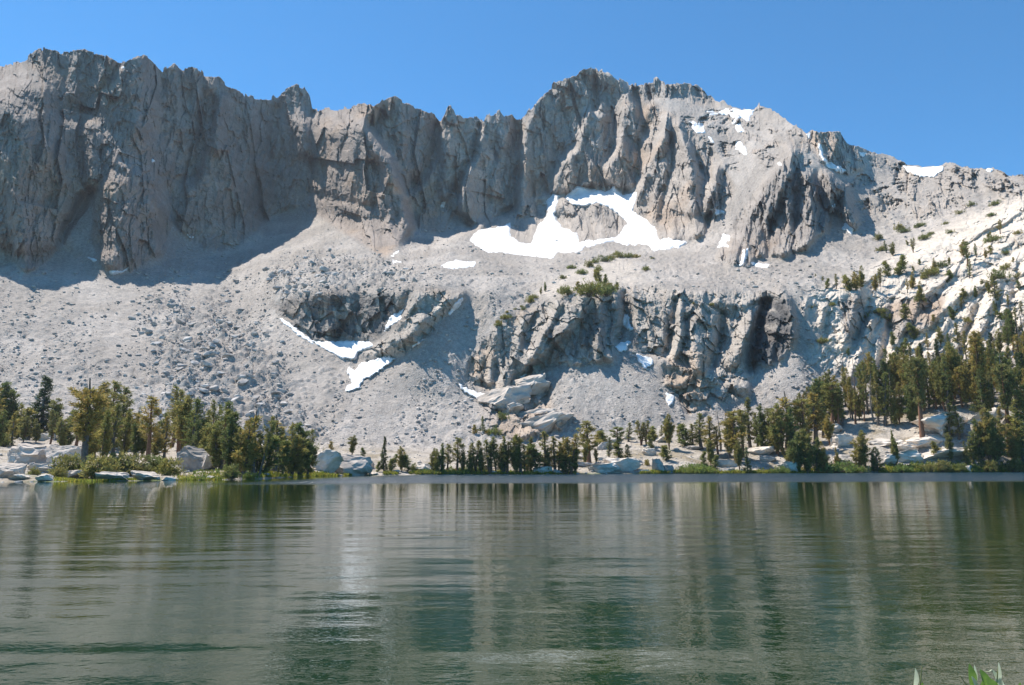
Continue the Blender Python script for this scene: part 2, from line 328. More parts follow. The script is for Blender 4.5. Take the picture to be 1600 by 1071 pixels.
# ---- crests (+) and gullies (-): points, metres, width left, width right, fade at ends
CR = [
 ([(469, 322), (488, 370), (500, 430)], 15, 62, 74), ([(100, 440), (140, 520), (170, 600)], 5, 60, 70), ([(700, 400), (660, 500), (600, 600)], 5, 60, 60),
 # left wall
 ([(52, 86), (60, 130), (75, 180)], 8, 14, 22), ([(189, 100), (178, 120), (164, 142)], -9, 16, 6), ([(129, 78), (120, 110), (116, 150)], 6, 14, 22),
 ([(252, 108), (258, 147), (254, 207)], -8, 20, 9), ([(224, 90), (218, 140), (215, 200)], 8, 22, 26), ([(273, 104), (276, 150), (280, 200)], 7, 9, 16),
 ([(308, 108), (306, 150), (300, 200)], 7, 9, 14), ([(318, 116), (319, 173)], -6, 8, 8), ([(334, 160), (329, 181), (320, 230), (305, 275)], -14, 26, 12),
 ([(343, 156), (340, 190), (337, 229)], 12, 7, 18), ([(347, 234), (358, 262), (373, 293), (384, 320), (393, 352)], 10, 18, 22),
 ([(142, 302), (122, 330), (108, 349), (93, 377)], -12, 12, 10), ([(138, 192), (187, 259), (239, 285)], 6, 10, 24), ([(176, 300), (185, 345), (178, 400)], 12, 28, 34),
 ([(232, 320), (240, 350), (245, 385)], 8, 16, 16), ([(37, 385), (37, 420)], 8, 12, 14), ([(0, 240), (20, 300), (30, 350)], 7, 22, 26), ([(80, 230), (95, 290), (98, 330)], 8, 24, 22),
 ([(140, 200), (144, 240), (142, 285)], 8, 14, 16), ([(262, 290), (268, 320), (276, 350)], -7, 8, 8),
 # middle of the wall
 ([(465, 134), (468, 170), (470, 198), (476, 235)], 12, 16, 14), ([(432, 170), (429, 198), (420, 250)], -9, 14, 9), ([(395, 165), (392, 210), (388, 260)], 8, 14, 18),
 ([(486, 180), (490, 240), (484, 300)], -9, 8, 9), ([(511, 220), (508, 268)], -6, 7, 6), ([(531, 235), (534, 303)], -6, 7, 6), ([(548, 220), (552, 290)], 6, 9, 9),
 ([(562, 230), (566, 310)], -6, 6, 6), ([(586, 250), (593, 283), (583, 325)], -9, 9, 9), ([(571, 198), (593, 231), (612, 254), (629, 303), (643, 355)], 14, 20, 5),
 ([(605, 262), (606, 310), (612, 360)], 7, 9, 9), ([(482, 303), (530, 312), (576, 325)], -6, 6, 9), ([(440, 262), (448, 300), (455, 322)], 7, 16, 14),
 ([(684, 195), (681, 237), (658, 283), (634, 300)], -16, 20, 9), ([(620, 158), (630, 200), (640, 260)], 8, 22, 24), ([(706, 168), (706, 220), (700, 280)], 9, 10, 18),
 ([(752, 198), (742, 240), (719, 283), (697, 322)], -14, 10, 8), ([(759, 190), (744, 240), (721, 283), (722, 325)], 12, 5, 24), ([(783, 172), (786, 220), (770, 290)], 8, 10, 12),
 ([(808, 190), (812, 260), (805, 312)], -18, 12, 8), ([(775, 240), (768, 280), (762, 330)], -6, 8, 8),
 # peak
 ([(842, 158), (822, 207), (814, 237), (817, 276), (808, 309)], 16, 8, 34), ([(934, 120), (934, 140), (932, 170)], -13, 12, 5), ([(880, 130), (862, 190), (850, 250), (846, 300)], 7, 18, 18),
 ([(954, 116), (970, 132), (983, 152), (995, 186)], 14, 26, 9), ([(996, 150), (1003, 180), (1010, 205)], -10, 12, 8), ([(1020, 165), (1010, 185), (1000, 200)], 8, 10, 8),
 ([(919, 172), (908, 211), (901, 237), (878, 252), (866, 284)], 13, 6, 34), ([(938, 180), (934, 220), (926, 262)], 7, 12, 12), ([(893, 240), (892, 270), (888, 296)], 8, 8, 12),
 ([(973, 174), (967, 211), (963, 240), (950, 266)], 16, 6, 34), ([(967, 211), (975, 240), (984, 285)], 10, 10, 12), ([(996, 225), (1000, 255), (994, 290)], -7, 8, 8),
 ([(1040, 186), (1030, 227), (1010, 263), (998, 305)], 14, 7, 18), ([(1050, 215), (1048, 270), (1036, 320)], -8, 9, 7), ([(1061, 195), (1073, 237), (1078, 280), (1074, 330)], 13, 10, 18),
 ([(1090, 245), (1098, 270), (1104, 300)], -8, 9, 8), ([(1122, 263), (1112, 290), (1104, 318)], 10, 9, 16), ([(1030, 260), (1022, 300), (1020, 345)], 8, 10, 12), ([(1050, 320), (1052, 372)], 7, 12, 12), ([(1084, 320), (1088, 362)], 7, 10, 12),
 ([(862, 335), (878, 322), (900, 340), (890, 372)], 6, 8, 14), ([(930, 330), (945, 350), (940, 370)], 6, 16, 18),
 # dark buttress
 ([(1239, 240), (1229, 274), (1210, 313), (1180, 370), (1156, 405)], 18, 26, 14), ([(1215, 262), (1196, 300), (1170, 345), (1150, 385)], 10, 10, 10), ([(1255, 276), (1265, 307), (1258, 380)], 14, 14, 20),
 ([(1232, 320), (1226, 360), (1222, 400)], 10, 9, 9), ([(1242, 300), (1243, 350), (1238, 392)], -10, 7, 7), ([(1205, 340), (1200, 396)], -9, 8, 8), ([(1218, 290), (1200, 340), (1188, 398)], 9, 7, 9), ([(1236, 270), (1234, 330), (1230, 398)], 8, 7, 9), ([(1262, 290), (1272, 330), (1266, 372)], 8, 7, 9), ([(1180, 320), (1160, 360), (1145, 400)], 9, 7, 9), ([(1250, 310), (1248, 386)], 8, 6, 8), ([(1170, 350), (1168, 408)], 7, 6, 8), ([(1295, 274), (1300, 300), (1288, 362)], 14, 12, 9),
 ([(1321, 296), (1330, 345)], 12, 10, 13), ([(1366, 310), (1385, 335), (1410, 350)], 8, 14, 9), ([(1230, 175), (1262, 240), (1300, 290)], 8, 30, 30), ([(1277, 204), (1282, 228)], 8, 7, 8), ([(1300, 206), (1312, 240), (1322, 262)], 10, 12, 12),
 ([(1150, 170), (1180, 230), (1200, 280)], 9, 28, 26), ([(1187, 163), (1210, 210), (1240, 240)], 9, 16, 22), ([(1330, 225), (1400, 290), (1450, 330)], 8, 30, 30), ([(1484, 253), (1500, 290), (1520, 320)], 7, 20, 20), ([(1533, 275), (1545, 295)], 8, 10, 10),
 # left amphitheatre
 ([(520, 458), (522, 500), (510, 530)], 4, 10, 14), ([(452, 470), (470, 500)], 4, 10, 10), ([(560, 458), (562, 525)], -4, 8, 6), ([(596, 456), (604, 500)], -5, 8, 8), ([(545, 470), (546, 525)], 3, 6, 8),
 ([(720, 462), (690, 480), (660, 505), (630, 530), (585, 552)], 9, 16, 12), ([(650, 470), (630, 500), (606, 530)], 6, 8, 10), ([(636, 458), (630, 480), (612, 500)], -8, 8, 7), ([(690, 462), (672, 492)], -4, 6, 6), ([(480, 460), (486, 505)], -3, 6, 6),
 # centre cliff, slanting slabs
 ([(917, 466), (900, 500), (869, 531), (840, 560)], 14, 34, 12), ([(874, 476), (856, 510), (836, 545), (818, 580)], 12, 20, 9), ([(858, 480), (850, 508), (834, 540)], -7, 5, 5), ([(820, 500), (812, 540), (800, 575), (790, 605)], 10, 16, 9),
 ([(776, 520), (770, 560), (765, 600)], 7, 9, 7), ([(774, 530), (774, 600)], -5, 4, 4), ([(750, 550), (748, 590)], 5, 10, 8), ([(936, 470), (938, 520), (930, 560)], 6, 7, 9), ([(962, 462), (968, 500)], 6, 9, 8), ([(976, 460), (978, 500), (970, 530)], -9, 6, 6),
 ([(930, 520), (936, 545), (950, 560)], 9, 8, 12), ([(905, 480), (905, 530)], -5, 6, 6),
 ([(988, 452), (992, 500), (996, 540)], 8, 6, 16), ([(1012, 470), (1016, 540)], 4, 6, 8), ([(1058, 472), (1052, 510), (1042, 550)], -12, 12, 7), ([(1062, 475), (1064, 520), (1056, 556)], 12, 7, 6), ([(1070, 495), (1072, 540), (1078, 575)], -7, 4, 4),
 ([(1085, 500), (1086, 540), (1092, 578)], 9, 12, 20), ([(1132, 495), (1125, 540), (1112, 575)], -13, 14, 8), ([(1176, 504), (1162, 535), (1150, 566)], 13, 22, 7), ([(1200, 470), (1188, 500), (1178, 540), (1172, 575)], -17, 12, 12), ([(1228, 462), (1240, 495), (1243, 530)], 13, 20, 5),
 ([(1215, 500), (1205, 540), (1200, 570)], 7, 8, 8), ([(1120, 470), (1160, 478), (1190, 462)], 5, 8, 8), ([(1035, 568), (1060, 572), (1080, 580)], 7, 9, 8), ([(1040, 600), (1065, 600), (1076, 590)], 7, 9, 7), ([(1140, 600), (1168, 604)], 6, 12, 10),
 # right hand granite
 ([(1600, 318), (1560, 350), (1500, 382), (1440, 408)], 5, 14, 10), ([(1600, 388), (1540, 420), (1480, 450), (1440, 485)], -9, 14, 12), ([(1545, 440), (1500, 460), (1470, 490), (1440, 515)], 8, 12, 8),
 ([(1345, 458), (1330, 500), (1322, 540)], 9, 16, 9), ([(1357, 470), (1352, 500), (1338, 530)], -12, 7, 6), ([(1395, 470), (1392, 510)], -9, 8, 6), ([(1440, 470), (1424, 500), (1410, 520)], 9, 12, 7), ([(1290, 480), (1282, 510)], 6, 8, 6), ([(1292, 490), (1290, 530)], -8, 6, 5),
 ([(1262, 468), (1256, 492)], 5, 6, 5), ([(1390, 510), (1384, 550), (1370, 580)], -10, 9, 7), ([(1410, 500), (1395, 540)], 7, 6, 8), ([(1360, 500), (1345, 550), (1330, 590)], 7, 12, 10), ([(1530, 480), (1510, 520), (1500, 560)], -9, 9, 8), ([(1480, 500), (1460, 540)], 8, 9, 8),
 ([(1560, 440), (1545, 480), (1530, 520)], 8, 12, 10), ([(1590, 430), (1580, 480), (1570, 530)], -7, 10, 9), ([(1600, 345), (1520, 375), (1460, 400)], -5, 8, 8), ([(1480, 380), (1420, 410), (1370, 430)], 5, 12, 10),
 # big fallen slabs under the centre cliff
 ([(828, 600), (800, 622), (805, 640)], 6, 14, 10), ([(858, 610), (850, 632), (815, 645)], -5, 6, 6), ([(800, 655), (840, 652), (866, 652)], 5, 9, 6), ([(880, 658), (850, 664), (815, 684)], 7, 12, 6), ([(812, 650), (840, 668)], -4, 5, 5),
 ([(760, 620), (790, 640)], 3, 9, 9),
]
REL = np.zeros(GX.shape)
for pts, amp, wl, wr in CR:
    w = max(wl, wr) + 4
    x0 = min(p[0] for p in pts) - w; x1 = max(p[0] for p in pts) + w
    y0 = min(p[1] for p in pts) - w; y1 = max(p[1] for p in pts) + w
    i0 = max(0, int((x0 - RXS[0]) / ST)); i1 = int((x1 - RXS[0]) / ST) + 1
    j0 = max(0, int((y0 - RYS[0]) / ST)); j1 = int((y1 - RYS[0]) / ST) + 1
    gx = GX[j0:j1, i0:i1]; gy = GY[j0:j1, i0:i1]
    d, sg, t = line_dist(pts, gx, gy)
    down = pts[-1][1] >= pts[0][1]
    right = (sg > 0) if down else (sg < 0)
    ww = np.where(right, wr, wl)
    prof = np.clip(1 - d / ww, 0, 1)
    if amp < 0:
        prof = smooth01(prof)
    REL[j0:j1, i0:i1] += amp * ((2.1 if x0 < 1110 else 0.85) if (x0 > 790 and y1 < 440) else (1.45 if y1 < 440 else (0.85 if x0 > 980 else 1.05))) * prof
REL = blur(REL, 1)

# ---- material and roughness zones
ROCK = np.zeros(GX.shape)
for poly in (LEFTWALL, CENTREWALL, PEAK, ISLAND, ISLAND_W, TOPCAP, BUTTRESS, RIDGEROCK, AMPHI, CENTRE_A, CENTRE_B, SLABS, CUTS, CUTS2):
    ROCK = np.maximum(ROCK, pmask(poly, 3))
ROCK *= 1 - pmask([(123, 304), (142, 300), (150, 330), (140, 390), (97, 379), (108, 345)], 3)
SLAB = pmask(RIGHTROCK, 8)
SLAB = np.maximum(SLAB, pmask([(815, 470), (850, 448), (900, 415), (975, 400), (1010, 440), (985, 450), (900, 458)], 5) * 0.6)
SLAB *= 1 - ROCK
BUTTR = pmask(BUTTRESS, 4)
SHORE = pmask([(-700, 800), (-700, 690), (440, 696), (700, 712), (900, 690), (1050, 668), (1240, 668), (1300, 650), (1600, 625), (2304, 625), (2304, 800)], 6)
CHUNK = np.maximum(pmask([(410, 420), (460, 400), (560, 400), (640, 415), (650, 445), (560, 450), (430, 470)], 8), pmask([(230, 470), (330, 470), (420, 520), (430, 600), (520, 680), (240, 700)], 14))
OUTCROP = np.maximum(pmask([(985, 100), (1250, 170), (1400, 235), (1600, 260), (2304, 260), (2304, 330), (1600, 300), (1500, 330), (1380, 350), (1250, 260), (1120, 260), (1050, 190)], 10),pmask([(800, 400), (1100, 395), (1240, 420), (1240, 455), (1000, 450), (880, 440)], 8) * 0.35)
#CHUNK = np.maximum(CHUNK, pmask([(1000, 120), (1250, 180), (1400, 250), (1600, 280), (1600, 330), (1440, 350), (1250, 260), (1120, 240), (1050, 180)], 10))
SMOOTHT = np.maximum(pmask([(95, 430), (210, 425), (225, 520), (255, 600), (180, 560), (100, 470)], 12), pmask([(700, 470), (740, 480), (640, 640), (540, 700), (520, 660), (600, 570)], 10))
SMOOTHT = np.maximum(SMOOTHT, pmask([(930, 570), (1020, 570), (1040, 650), (880, 650)], 8))


# ---- snow patches: outline, thickness, label
SNOW = [
 ([(733, 376), (746, 361), (772, 356), (798, 349), (797, 370), (812, 378), (829, 381), (842, 351), (855, 338), (854, 315), (864, 304), (875, 306), (869, 322), (867, 338), (875, 355), (901, 364), (905, 379), (918, 376), (963, 371), (981, 348),
   (954, 325), (934, 317), (911, 323), (895, 320), (883, 309), (901, 291), (944, 300), (954, 299), (960, 291), (973, 305), (996, 301), (988, 331), (1009, 343), (1025, 358), (1029, 376), (1042, 371), (1074, 379), (1061, 386), (1019, 391), (1012, 382), (973, 382),
   (960, 377), (914, 386), (901, 395), (870, 394), (865, 405), (842, 402), (800, 397), (760, 393)], 3.5, "largest snowfield, branching round the rock islands under the jagged peak"),
 ([(1077, 189), (1099, 193), (1103, 209), (1087, 208)], 2.0, "squarish snow patch high on the slope right of the summit"),
 ([(1102, 172), (1120, 176), (1140, 170), (1178, 172), (1170, 190), (1158, 183), (1143, 197), (1146, 181), (1125, 179), (1108, 181)], 2.0, "ragged snow patch along the notch of the skyline right of the summit"),
 ([(1148, 196), (1156, 194), (1163, 207), (1152, 206)], 1.6, "tiny snow patch just under the skyline notch snow"),
 ([(1148, 219), (1160, 224), (1169, 240), (1163, 243), (1150, 232)], 2.0, "slanting snow patch on the upper slope left of the dark buttress top"),
 ([(1104, 211), (1110, 213), (1118, 224), (1113, 225)], 1.5, "thin sliver of snow below the squarish snow patch"),
 ([(1108, 326), (1120, 327), (1134, 331), (1120, 337)], 1.6, "small flat snow patch at the foot of the spires left of the dark buttress"),
 ([(1129, 362), (1133, 366), (1141, 368), (1139, 376), (1134, 378), (1137, 387), (1130, 384), (1119, 390), (1124, 380), (1127, 374)], 1.8, "snow patch in the gully on the left foot of the dark buttress"),
 ([(1163, 389), (1172, 387), (1160, 416), (1155, 416)], 1.5, "narrow snow streak in a cleft at the foot of the dark buttress"),
 ([(1171, 410), (1186, 411), (1205, 413), (1199, 420), (1182, 418)], 1.6, "flat snow patch right below the dark buttress"),
 ([(1277, 223), (1283, 225), (1288, 247), (1297, 254), (1324, 267), (1314, 272), (1294, 262), (1282, 246)], 1.8, "long curved snow streak below the rocky knob on the right ridge"),
 ([(1259, 206), (1266, 209), (1268, 218), (1262, 216)], 1.4, "tiny snow patch left of the rocky knob on the right skyline"),
 ([(1339, 237), (1357, 239), (1348, 246)], 1.4, "small snow patch on the skyline right of the rocky knob"),
 ([(1411, 260), (1440, 261), (1475, 259), (1473, 267), (1458, 277), (1438, 277), (1417, 268)], 2.4, "wide bowl shaped snow patch hanging on the right skyline"),
 ([(1536, 266), (1551, 263), (1548, 268)], 1.2, "tiny snow patch on the far right skyline"),
 ([(1298, 320), (1306, 320), (1303, 331), (1296, 332)], 1.4, "small snow patch on the right side of the dark buttress"),
 ([(1321, 348), (1334, 359), (1331, 366), (1316, 358)], 1.8, "bright snow patch below the small outlier of the dark buttress"),
 ([(1362, 354), (1372, 359), (1366, 360)], 1.2, "tiny snow patch lying alone on scree right of the outlier"),
 ([(1213, 254), (1224, 255), (1220, 260)], 1.2, "tiny snow patch behind the top of the dark buttress"),
 ([(684, 418), (697, 411), (714, 406), (728, 409), (746, 407), (743, 415), (720, 419), (700, 420)], 2.0, "flat snow patch on the moraine left of the largest snowfield"),
 ([(609, 400), (624, 389), (626, 393), (614, 403)], 1.4, "shaded snow streak at the foot of the long prow"),
 ([(611, 406), (626, 407), (628, 411), (614, 411)], 1.2, "small snow patch among boulders below the long prow"),
 ([(688, 321), (696, 314), (697, 320), (691, 324)], 1.4, "tiny blue shaded snow patch in the gully of the recessed wall"),
 ([(484, 531), (500, 534), (548, 533), (580, 535), (583, 541), (559, 551), (555, 562), (535, 560), (507, 547)], 2.4, "shaded crescent snow patch under the dark rock band"),
 ([(433, 494), (446, 501), (486, 531), (492, 540), (470, 527), (440, 503)], 1.5, "thin curving snow streak along the left foot of the dark rock band"),
 ([(562, 569), (580, 564), (600, 557), (620, 560), (593, 580), (576, 590), (567, 593), (562, 607), (541, 614), (538, 609), (550, 598), (541, 578), (546, 574), (555, 580)], 2.4, "bright ragged snow patch below the crescent patch on the scree"),
 ([(609, 496), (630, 483), (625, 500), (607, 513), (600, 519), (603, 508)], 1.8, "snow patch in the cleft of the tan rock rib"),
 ([(714, 469), (723, 464), (719, 478), (701, 494), (700, 490)], 1.5, "narrow snow streak on the upper right side of the tan rock rib"),
 ([(642, 541), (666, 528), (656, 537), (644, 545)], 1.5, "narrow snow streak on the lower right side of the tan rock rib"),
 ([(716, 597), (725, 605), (745, 613), (776, 617), (771, 626), (752, 628), (731, 616), (718, 607)], 2.0, "curved bright snow patch at the left foot of the broad crag"),
 ([(812, 589), (824, 583), (822, 589), (813, 594)], 1.3, "small shaded snow patch behind the fallen slabs"),
 ([(974, 491), (982, 492), (984, 507), (990, 514), (985, 518), (975, 510)], 1.5, "slim snow patch in the chimney of the broad crag"),
 ([(969, 535), (986, 533), (981, 547), (966, 551), (962, 542)], 1.8, "upper of two bright snow patches at the foot of the crag chimney"),
 ([(992, 552), (1021, 561), (1021, 569), (1008, 578), (996, 563)], 2.0, "lower of two bright snow patches at the foot of the crag chimney"),
 ([(1040, 613), (1056, 619), (1050, 632), (1043, 635)], 1.6, "small snow patch low on the scree right of the stony bowl"),
 ([(132, 400), (142, 402), (154, 408), (147, 410)], 1.4, "small blue snow patch left of two under the shaded wall"),
 ([(170, 424), (190, 423), (207, 416), (190, 427), (174, 429)], 1.5, "curved blue snow patch lying in shade under the left wall"),
 ([(189, 104), (195, 103), (195, 107), (190, 108)], 1.2, "tiny snow patch in a notch of the left skyline"),
 ([(237, 249), (241, 249), (242, 253), (238, 253)], 1.2, "tiny snow patch high in the middle of the shaded left wall"),
 ([(292, 366), (303, 371), (300, 373), (294, 369)], 1.2, "tiny snow patch in the gully between two wall feet"),
]
SNOWR = np.zeros(GX.shape)
for _p, _t, _l in SNOW:
    SNOWR = np.maximum(SNOWR, np.clip(blur(pmask(_p), 1) * 1.6, 0, 1))

def sample(F, x, y):
    fx = np.clip((x - RXS[0]) / ST, 0, len(RXS) - 1.001); fy = np.clip((y - RYS[0]) / ST, 0, len(RYS) - 1.001)
    i = fx.astype(int); j = fy.astype(int); u = fx - i; v = fy - j
    return (F[j, i] * (1 - u) * (1 - v) + F[j, i + 1] * u * (1 - v) + F[j + 1, i] * (1 - u) * v + F[j + 1, i + 1] * u * v)

def facets(x, y, seed):
    """planes with their own tilt, broken off against each other"""
    xi = np.floor(x).astype(np.int64); yi = np.floor(y).astype(np.int64)
    best = np.full(x.shape, 9.0, np.float32); h = np.zeros(x.shape, np.float32)
    for i in (-1, 0, 1):
        for j in (-1, 0, 1):
            cx = xi + i; cy = yi + j
            dx = (x - cx - _h01(cx, cy, seed + 1)); dy = (y - cy - _h01(cx, cy, seed + 2))
            d = np.abs(dx) + 0.8 * np.abs(dy) + 0.25 * dx * dy
            m = d < best
            best = np.where(m, d, best)
            hh = (_h01(cx, cy, seed + 3) - 0.5) + 1.5 * (_h01(cx, cy, seed + 4) - 0.5) * dx + 0.9 * (_h01(cx, cy, seed + 5) - 0.5) * dy
            h = np.where(m, hh, h)
    return h

# ------------------------------------------------------------------ the terrain sheet
cols = np.concatenate([np.arange(-700, -24, 6.0), np.arange(-24, 1624, 0.85), np.arange(1624, 2300, 6.0)])
NR = 780
tt = np.linspace(0, 1, NR)
rag = 3.0 * fbm(cols / 14.0, cols * 0 + 3.3, 4, 50, 0.6) + facets(cols / 16.0, cols * 0 + 0.5, 400) * 6.0 + facets(cols / 6.0, cols * 0 + 0.5, 410) * 2.4 - 2.2 * np.clip(1 - 5 * worley(cols / 22.0, cols * 0 + 0.5, 30)[0], 0, 1)
ragw = np.interp(cols, [0, 820, 990, 1120, 1240, 1400, 1600], [0.9, 1.0, 1.0, 0.8, 0.6, 0.3, 0.4])
top = ytop_of(cols) + rag * ragw
ysc = np.interp(cols, RXS, ysh)
PX = np.repeat(cols[None, :], NR, 0)
_ker = np.exp(-np.linspace(-2.5, 2.5, 121) ** 2); _ker /= _ker.sum()
tops = np.convolve(np.pad(top, 60, mode='edge'), _ker, mode='valid')
# row 0 follows the skyline, lower rows only its gentle trend
PY = tops[None, :] + (ysc - tops)[None, :] * tt[:, None] + (top - tops)[None, :] * (1 - tt[:, None]) ** 7

def displace(px, py, want_attr=True):
    tx, tz = ray(px, py)
    wx = 3.4 * fbm(px / 34.0, py / 34.0, 4, 20); wy = 3.4 * fbm(px / 34.0, py / 34.0, 4, 31)
    fade = smooth01((ytop_of(px) * 0 + 690 - py) / 30.0)
    sx = px + wx * fade; sy = py + wy * fade
    D = np.exp(sample(lnD, px, py))
    rock = sample(ROCK, px + 0.5 * wx, py + 0.5 * wy)
    slab = sample(SLAB, px + 0.6 * wx, py + 0.6 * wy)
    oc = sample(OUTCROP, px + wx, py + wy) * smooth01(fbm(px / 38, py / 20, 5, 45, 0.65) * 3.0 + 0.25)
    rock = np.maximum(rock, 0.85 * oc)
    shore = sample(SHORE, px, py)
    chunk = sample(CHUNK, sx, sy); smt = sample(SMOOTHT, sx, sy)
    D = D + sample(OFF, sx, sy) - sample(REL, sx, sy)
    X = D * tx; Z = D * tz + CAM_H
    Y = D.copy()
    # cliffs: fluted relief pushed along the line of sight
    q = D / 600.0
    X0, Z0 = X, Z
    X = tx * 700.0; Z = tz * 700.0
    wob = 5 * fbm(X / 60, Z / 90, 2, 41)
    pk = smooth01((px - 790) / 60.0)
    xw = X + wob
    wob2 = 1.6 * fbm(X / 9, Z / 14, 3, 43)
    flute = fbm(xw / 34, Z / 130, 3, 60, 0.55, True) * 3.0 + facets((X + 0.2 * Z) / 66, Z / 150, 290) * 15.0 + facets((xw + 0.12 * Z) / 34, Z / 85, 300) * (13.0 - 3.0 * pk) + facets((xw + wob2) / 13, (Z + wob2) / 34, 310) * (6.5 + 2.5 * pk) + facets((X + 0.7 * wob2) / 5.2, (Z + wob2) / 12.5, 320) * 3.4 + facets((X - 0.15 * Z) / 8.5, (Z + wob2) / 20, 370) * (2.5 + 4.0 * pk) + facets(X / 3.0, Z / 6.0, 380) * 1.6
    bt = sample(BUTTR, px, py)
    flute = flute - 1.5 + bt * (fbm((X + wob2) / 15 - Z / 70, Z / 90, 3, 390, 0.6, True) * 13.0 + facets((X + wob2) / 9, Z / 30, 395) * 6.0)
    blocky = fbm(X / 14 + Z / 30, Z / 10 - X / 40, 5, 70, 0.6) * 2.0
    w1, w2, wr = worley((X + 0.25 * Z + wob * .4) / 7.0, (Z - 0.2 * X) / 13.0, 5)
    facet = facets((X + 0.3 * Z + wob2) / 17, (Z - 0.25 * X + wob2) / 15, 330) * 9.5 + facets((X + 0.2 * Z + wob2) / 7, (Z - 0.2 * X) / 5.5, 340) * 4.2 + facets((X + wob2) / 34, (Z + 0.3 * X) / 26, 345) * 9.0
    near = np.clip(D / 520.0, 0.45, 2.2)
    lower = smooth01((py - 430) / 30.0)          # the near lower cliffs are blockier, less fluted
    rel = rock * (flute * (1 - 0.7 * lower) + blocky + facet * (0.25 + 0.5 * lower)) * (0.35 + 0.5 * near)
    # glaciated granite on the right: sloping ramps and steps, then knobbly blocks
    pa = px + 10 * fbm(px / 60, py / 60, 3, 81); pb = py + 10 * fbm(px / 60, py / 60, 3, 88)
    pr = pa * 0.52 + pb * 0.86; al = pa * 0.86 - pb * 0.52
    ramp1 = pr / 26.0 + 0.8 * fbm(al / 80, pr / 50, 2, 83)
    saw = (ramp1 - np.floor(ramp1)); saw = np.minimum(saw / 0.8, (1 - saw) / 0.2)
    pr2 = pa * 0.93 + pb * 0.36; al2 = pb * 0.93 - pa * 0.36
    steep = fbm(pr2 / 17, al2 / 55, 4, 86, 0.6, True)
    lowp = smooth01((py - 440) / 60.0)
    b1, b2, br = worley(pa / 15.0, pb / 9.0, 12)
    rel = rel + slab * 0.34 * ((saw - 0.5) * 7.0 * (1 - 0.6 * lowp) + steep * (2.0 + 3.0 * lowp) + facets((pa + pb * 0.3) / 19, (pb - pa * 0.2) / 13, 350) * 6.5 + facets(pa / 7, pb / 5, 360) * 3.0 + 4.5 * fbm(pa / 24, pb / 16, 5, 85, 0.62)) * (0.25 + 0.75 * smooth01((680 - py) / 60.0))
    X, Z = X0, Z0
    D2 = D - rel
    X = D2 * tx; Y = D2; Z = D2 * tz + CAM_H
    # rubble: stones standing up from the scree
    sn = sample(SNOWR, px, py)
    tal = np.clip(1 - rock - slab, 0, 1) * (1 - 0.85 * shore) * (1 - 0.85 * sn)
    far_ = smooth01((D - 650) / 300.0)
    big = chunk
    c1, c2, r1 = worley(X / 7.5, Y / 9.5, 21)
    h1 = np.clip(0.62 - c1, 0, 1) * np.where(r1 > 0.88 - 0.55 * big, 1, 0) * (2.2 + 2.6 * big) * (1 - 0.6 * far_)
    c1, c2, r1 = worley(X / 3.1, Y / 4.2, 22)
    h2 = np.clip(0.6 - c1, 0, 1) * np.where(r1 > 0.66 - 0.5 * big + 0.25 * smt, 1, 0) * (1.7 + 1.0 * big)
    soft = 2.4 * fbm(X / 40, Y / 60, 4, 90) + 0.5 * fbm(X / 6, Y / 8, 3, 95)
    chutes = 1.4 * fbm((X + 0.15 * Y) / 22, Y / 160, 3, 97)
    Z = Z + tal * (soft + chutes + (h1 + h2) * (1 - 0.6 * smt))
    near_shore = smooth01((D2 / np.interp(px, _d0[:, 0], _d0[:, 1]) - 1.0) / 0.04)
    hum = (1.3 + 1.6 * smooth01((px - 1200) / 80.0)) * fbm(X / 22, Y / 22, 3, 120) + 0.35 * fbm(X / 4, Y / 4, 3, 124)
    Z = Z + shore * near_shore * hum
    if not want_attr:
        return X, Y, Z
    return X, Y, Z, dict(rock=rock, slab=slab, shore=shore, chunk=chunk, smt=smt, tal=tal, stone=(h1 + h2), ns=near_shore, rel=rel, wr=wr)

VX, VY, VZ, AT = displace(PX, PY)
def ground_at(x, y):
    """world point of the terrain seen at pixel (x, y)"""
    a, b, c = displace(np.array([float(x)]), np.array([float(y)]), False)
    return float(a[0]), float(b[0]), float(c[0])

# ---- local colour of the stone (not its shading)
def mix(a, b, m):
    return a * (1 - m[..., None]) + np.array(b)[None, None, :] * m[..., None]
n1 = fbm(VX / 60, VZ / 60, 4, 130); n2 = fbm(VX / 16, VZ / 30, 3, 140); n3 = fbm(VX / 5.0, VZ / 16, 3, 150)
col = np.zeros(PX.shape + (3,)) + np.array([0.345, 0.309, 0.276])
col = mix(col, (0.425, 0.383, 0.344), smooth01(fbm(VX / 50, VY / 70, 4, 160) * 2 + 0.4) * AT['tal'])
stk = fbm((PX + 0.25 * PY) / 16, PY / 150, 4, 165, 0.6) * smooth01((900 - PX) / 300) + fbm((PX - 0.3 * PY) / 16, PY / 150, 4, 168, 0.6) * smooth01((PX - 600) / 300)
col = col * (1 + 0.20 * (stk * AT['tal'])[..., None])
col = mix(col, (0.36, 0.315, 0.27), 0.6 * smooth01(fbm(VX / 30, VY / 40, 3, 169) * 3 - 0.6) * AT['tal'])
rk = np.clip(AT['rock'], 0, 1)
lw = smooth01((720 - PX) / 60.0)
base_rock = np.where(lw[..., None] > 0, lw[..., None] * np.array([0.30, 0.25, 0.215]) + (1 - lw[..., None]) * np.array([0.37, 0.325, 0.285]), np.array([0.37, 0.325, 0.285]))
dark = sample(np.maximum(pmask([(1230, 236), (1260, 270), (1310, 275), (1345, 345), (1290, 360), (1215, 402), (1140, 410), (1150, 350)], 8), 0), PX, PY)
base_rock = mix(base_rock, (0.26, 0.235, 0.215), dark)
low = sample(np.maximum(pmask(AMPHI, 4), np.maximum(pmask(CENTRE_A, 4), pmask(CENTRE_B, 4))), PX, PY)
base_rock = mix(base_rock, (0.42, 0.37, 0.32), low)
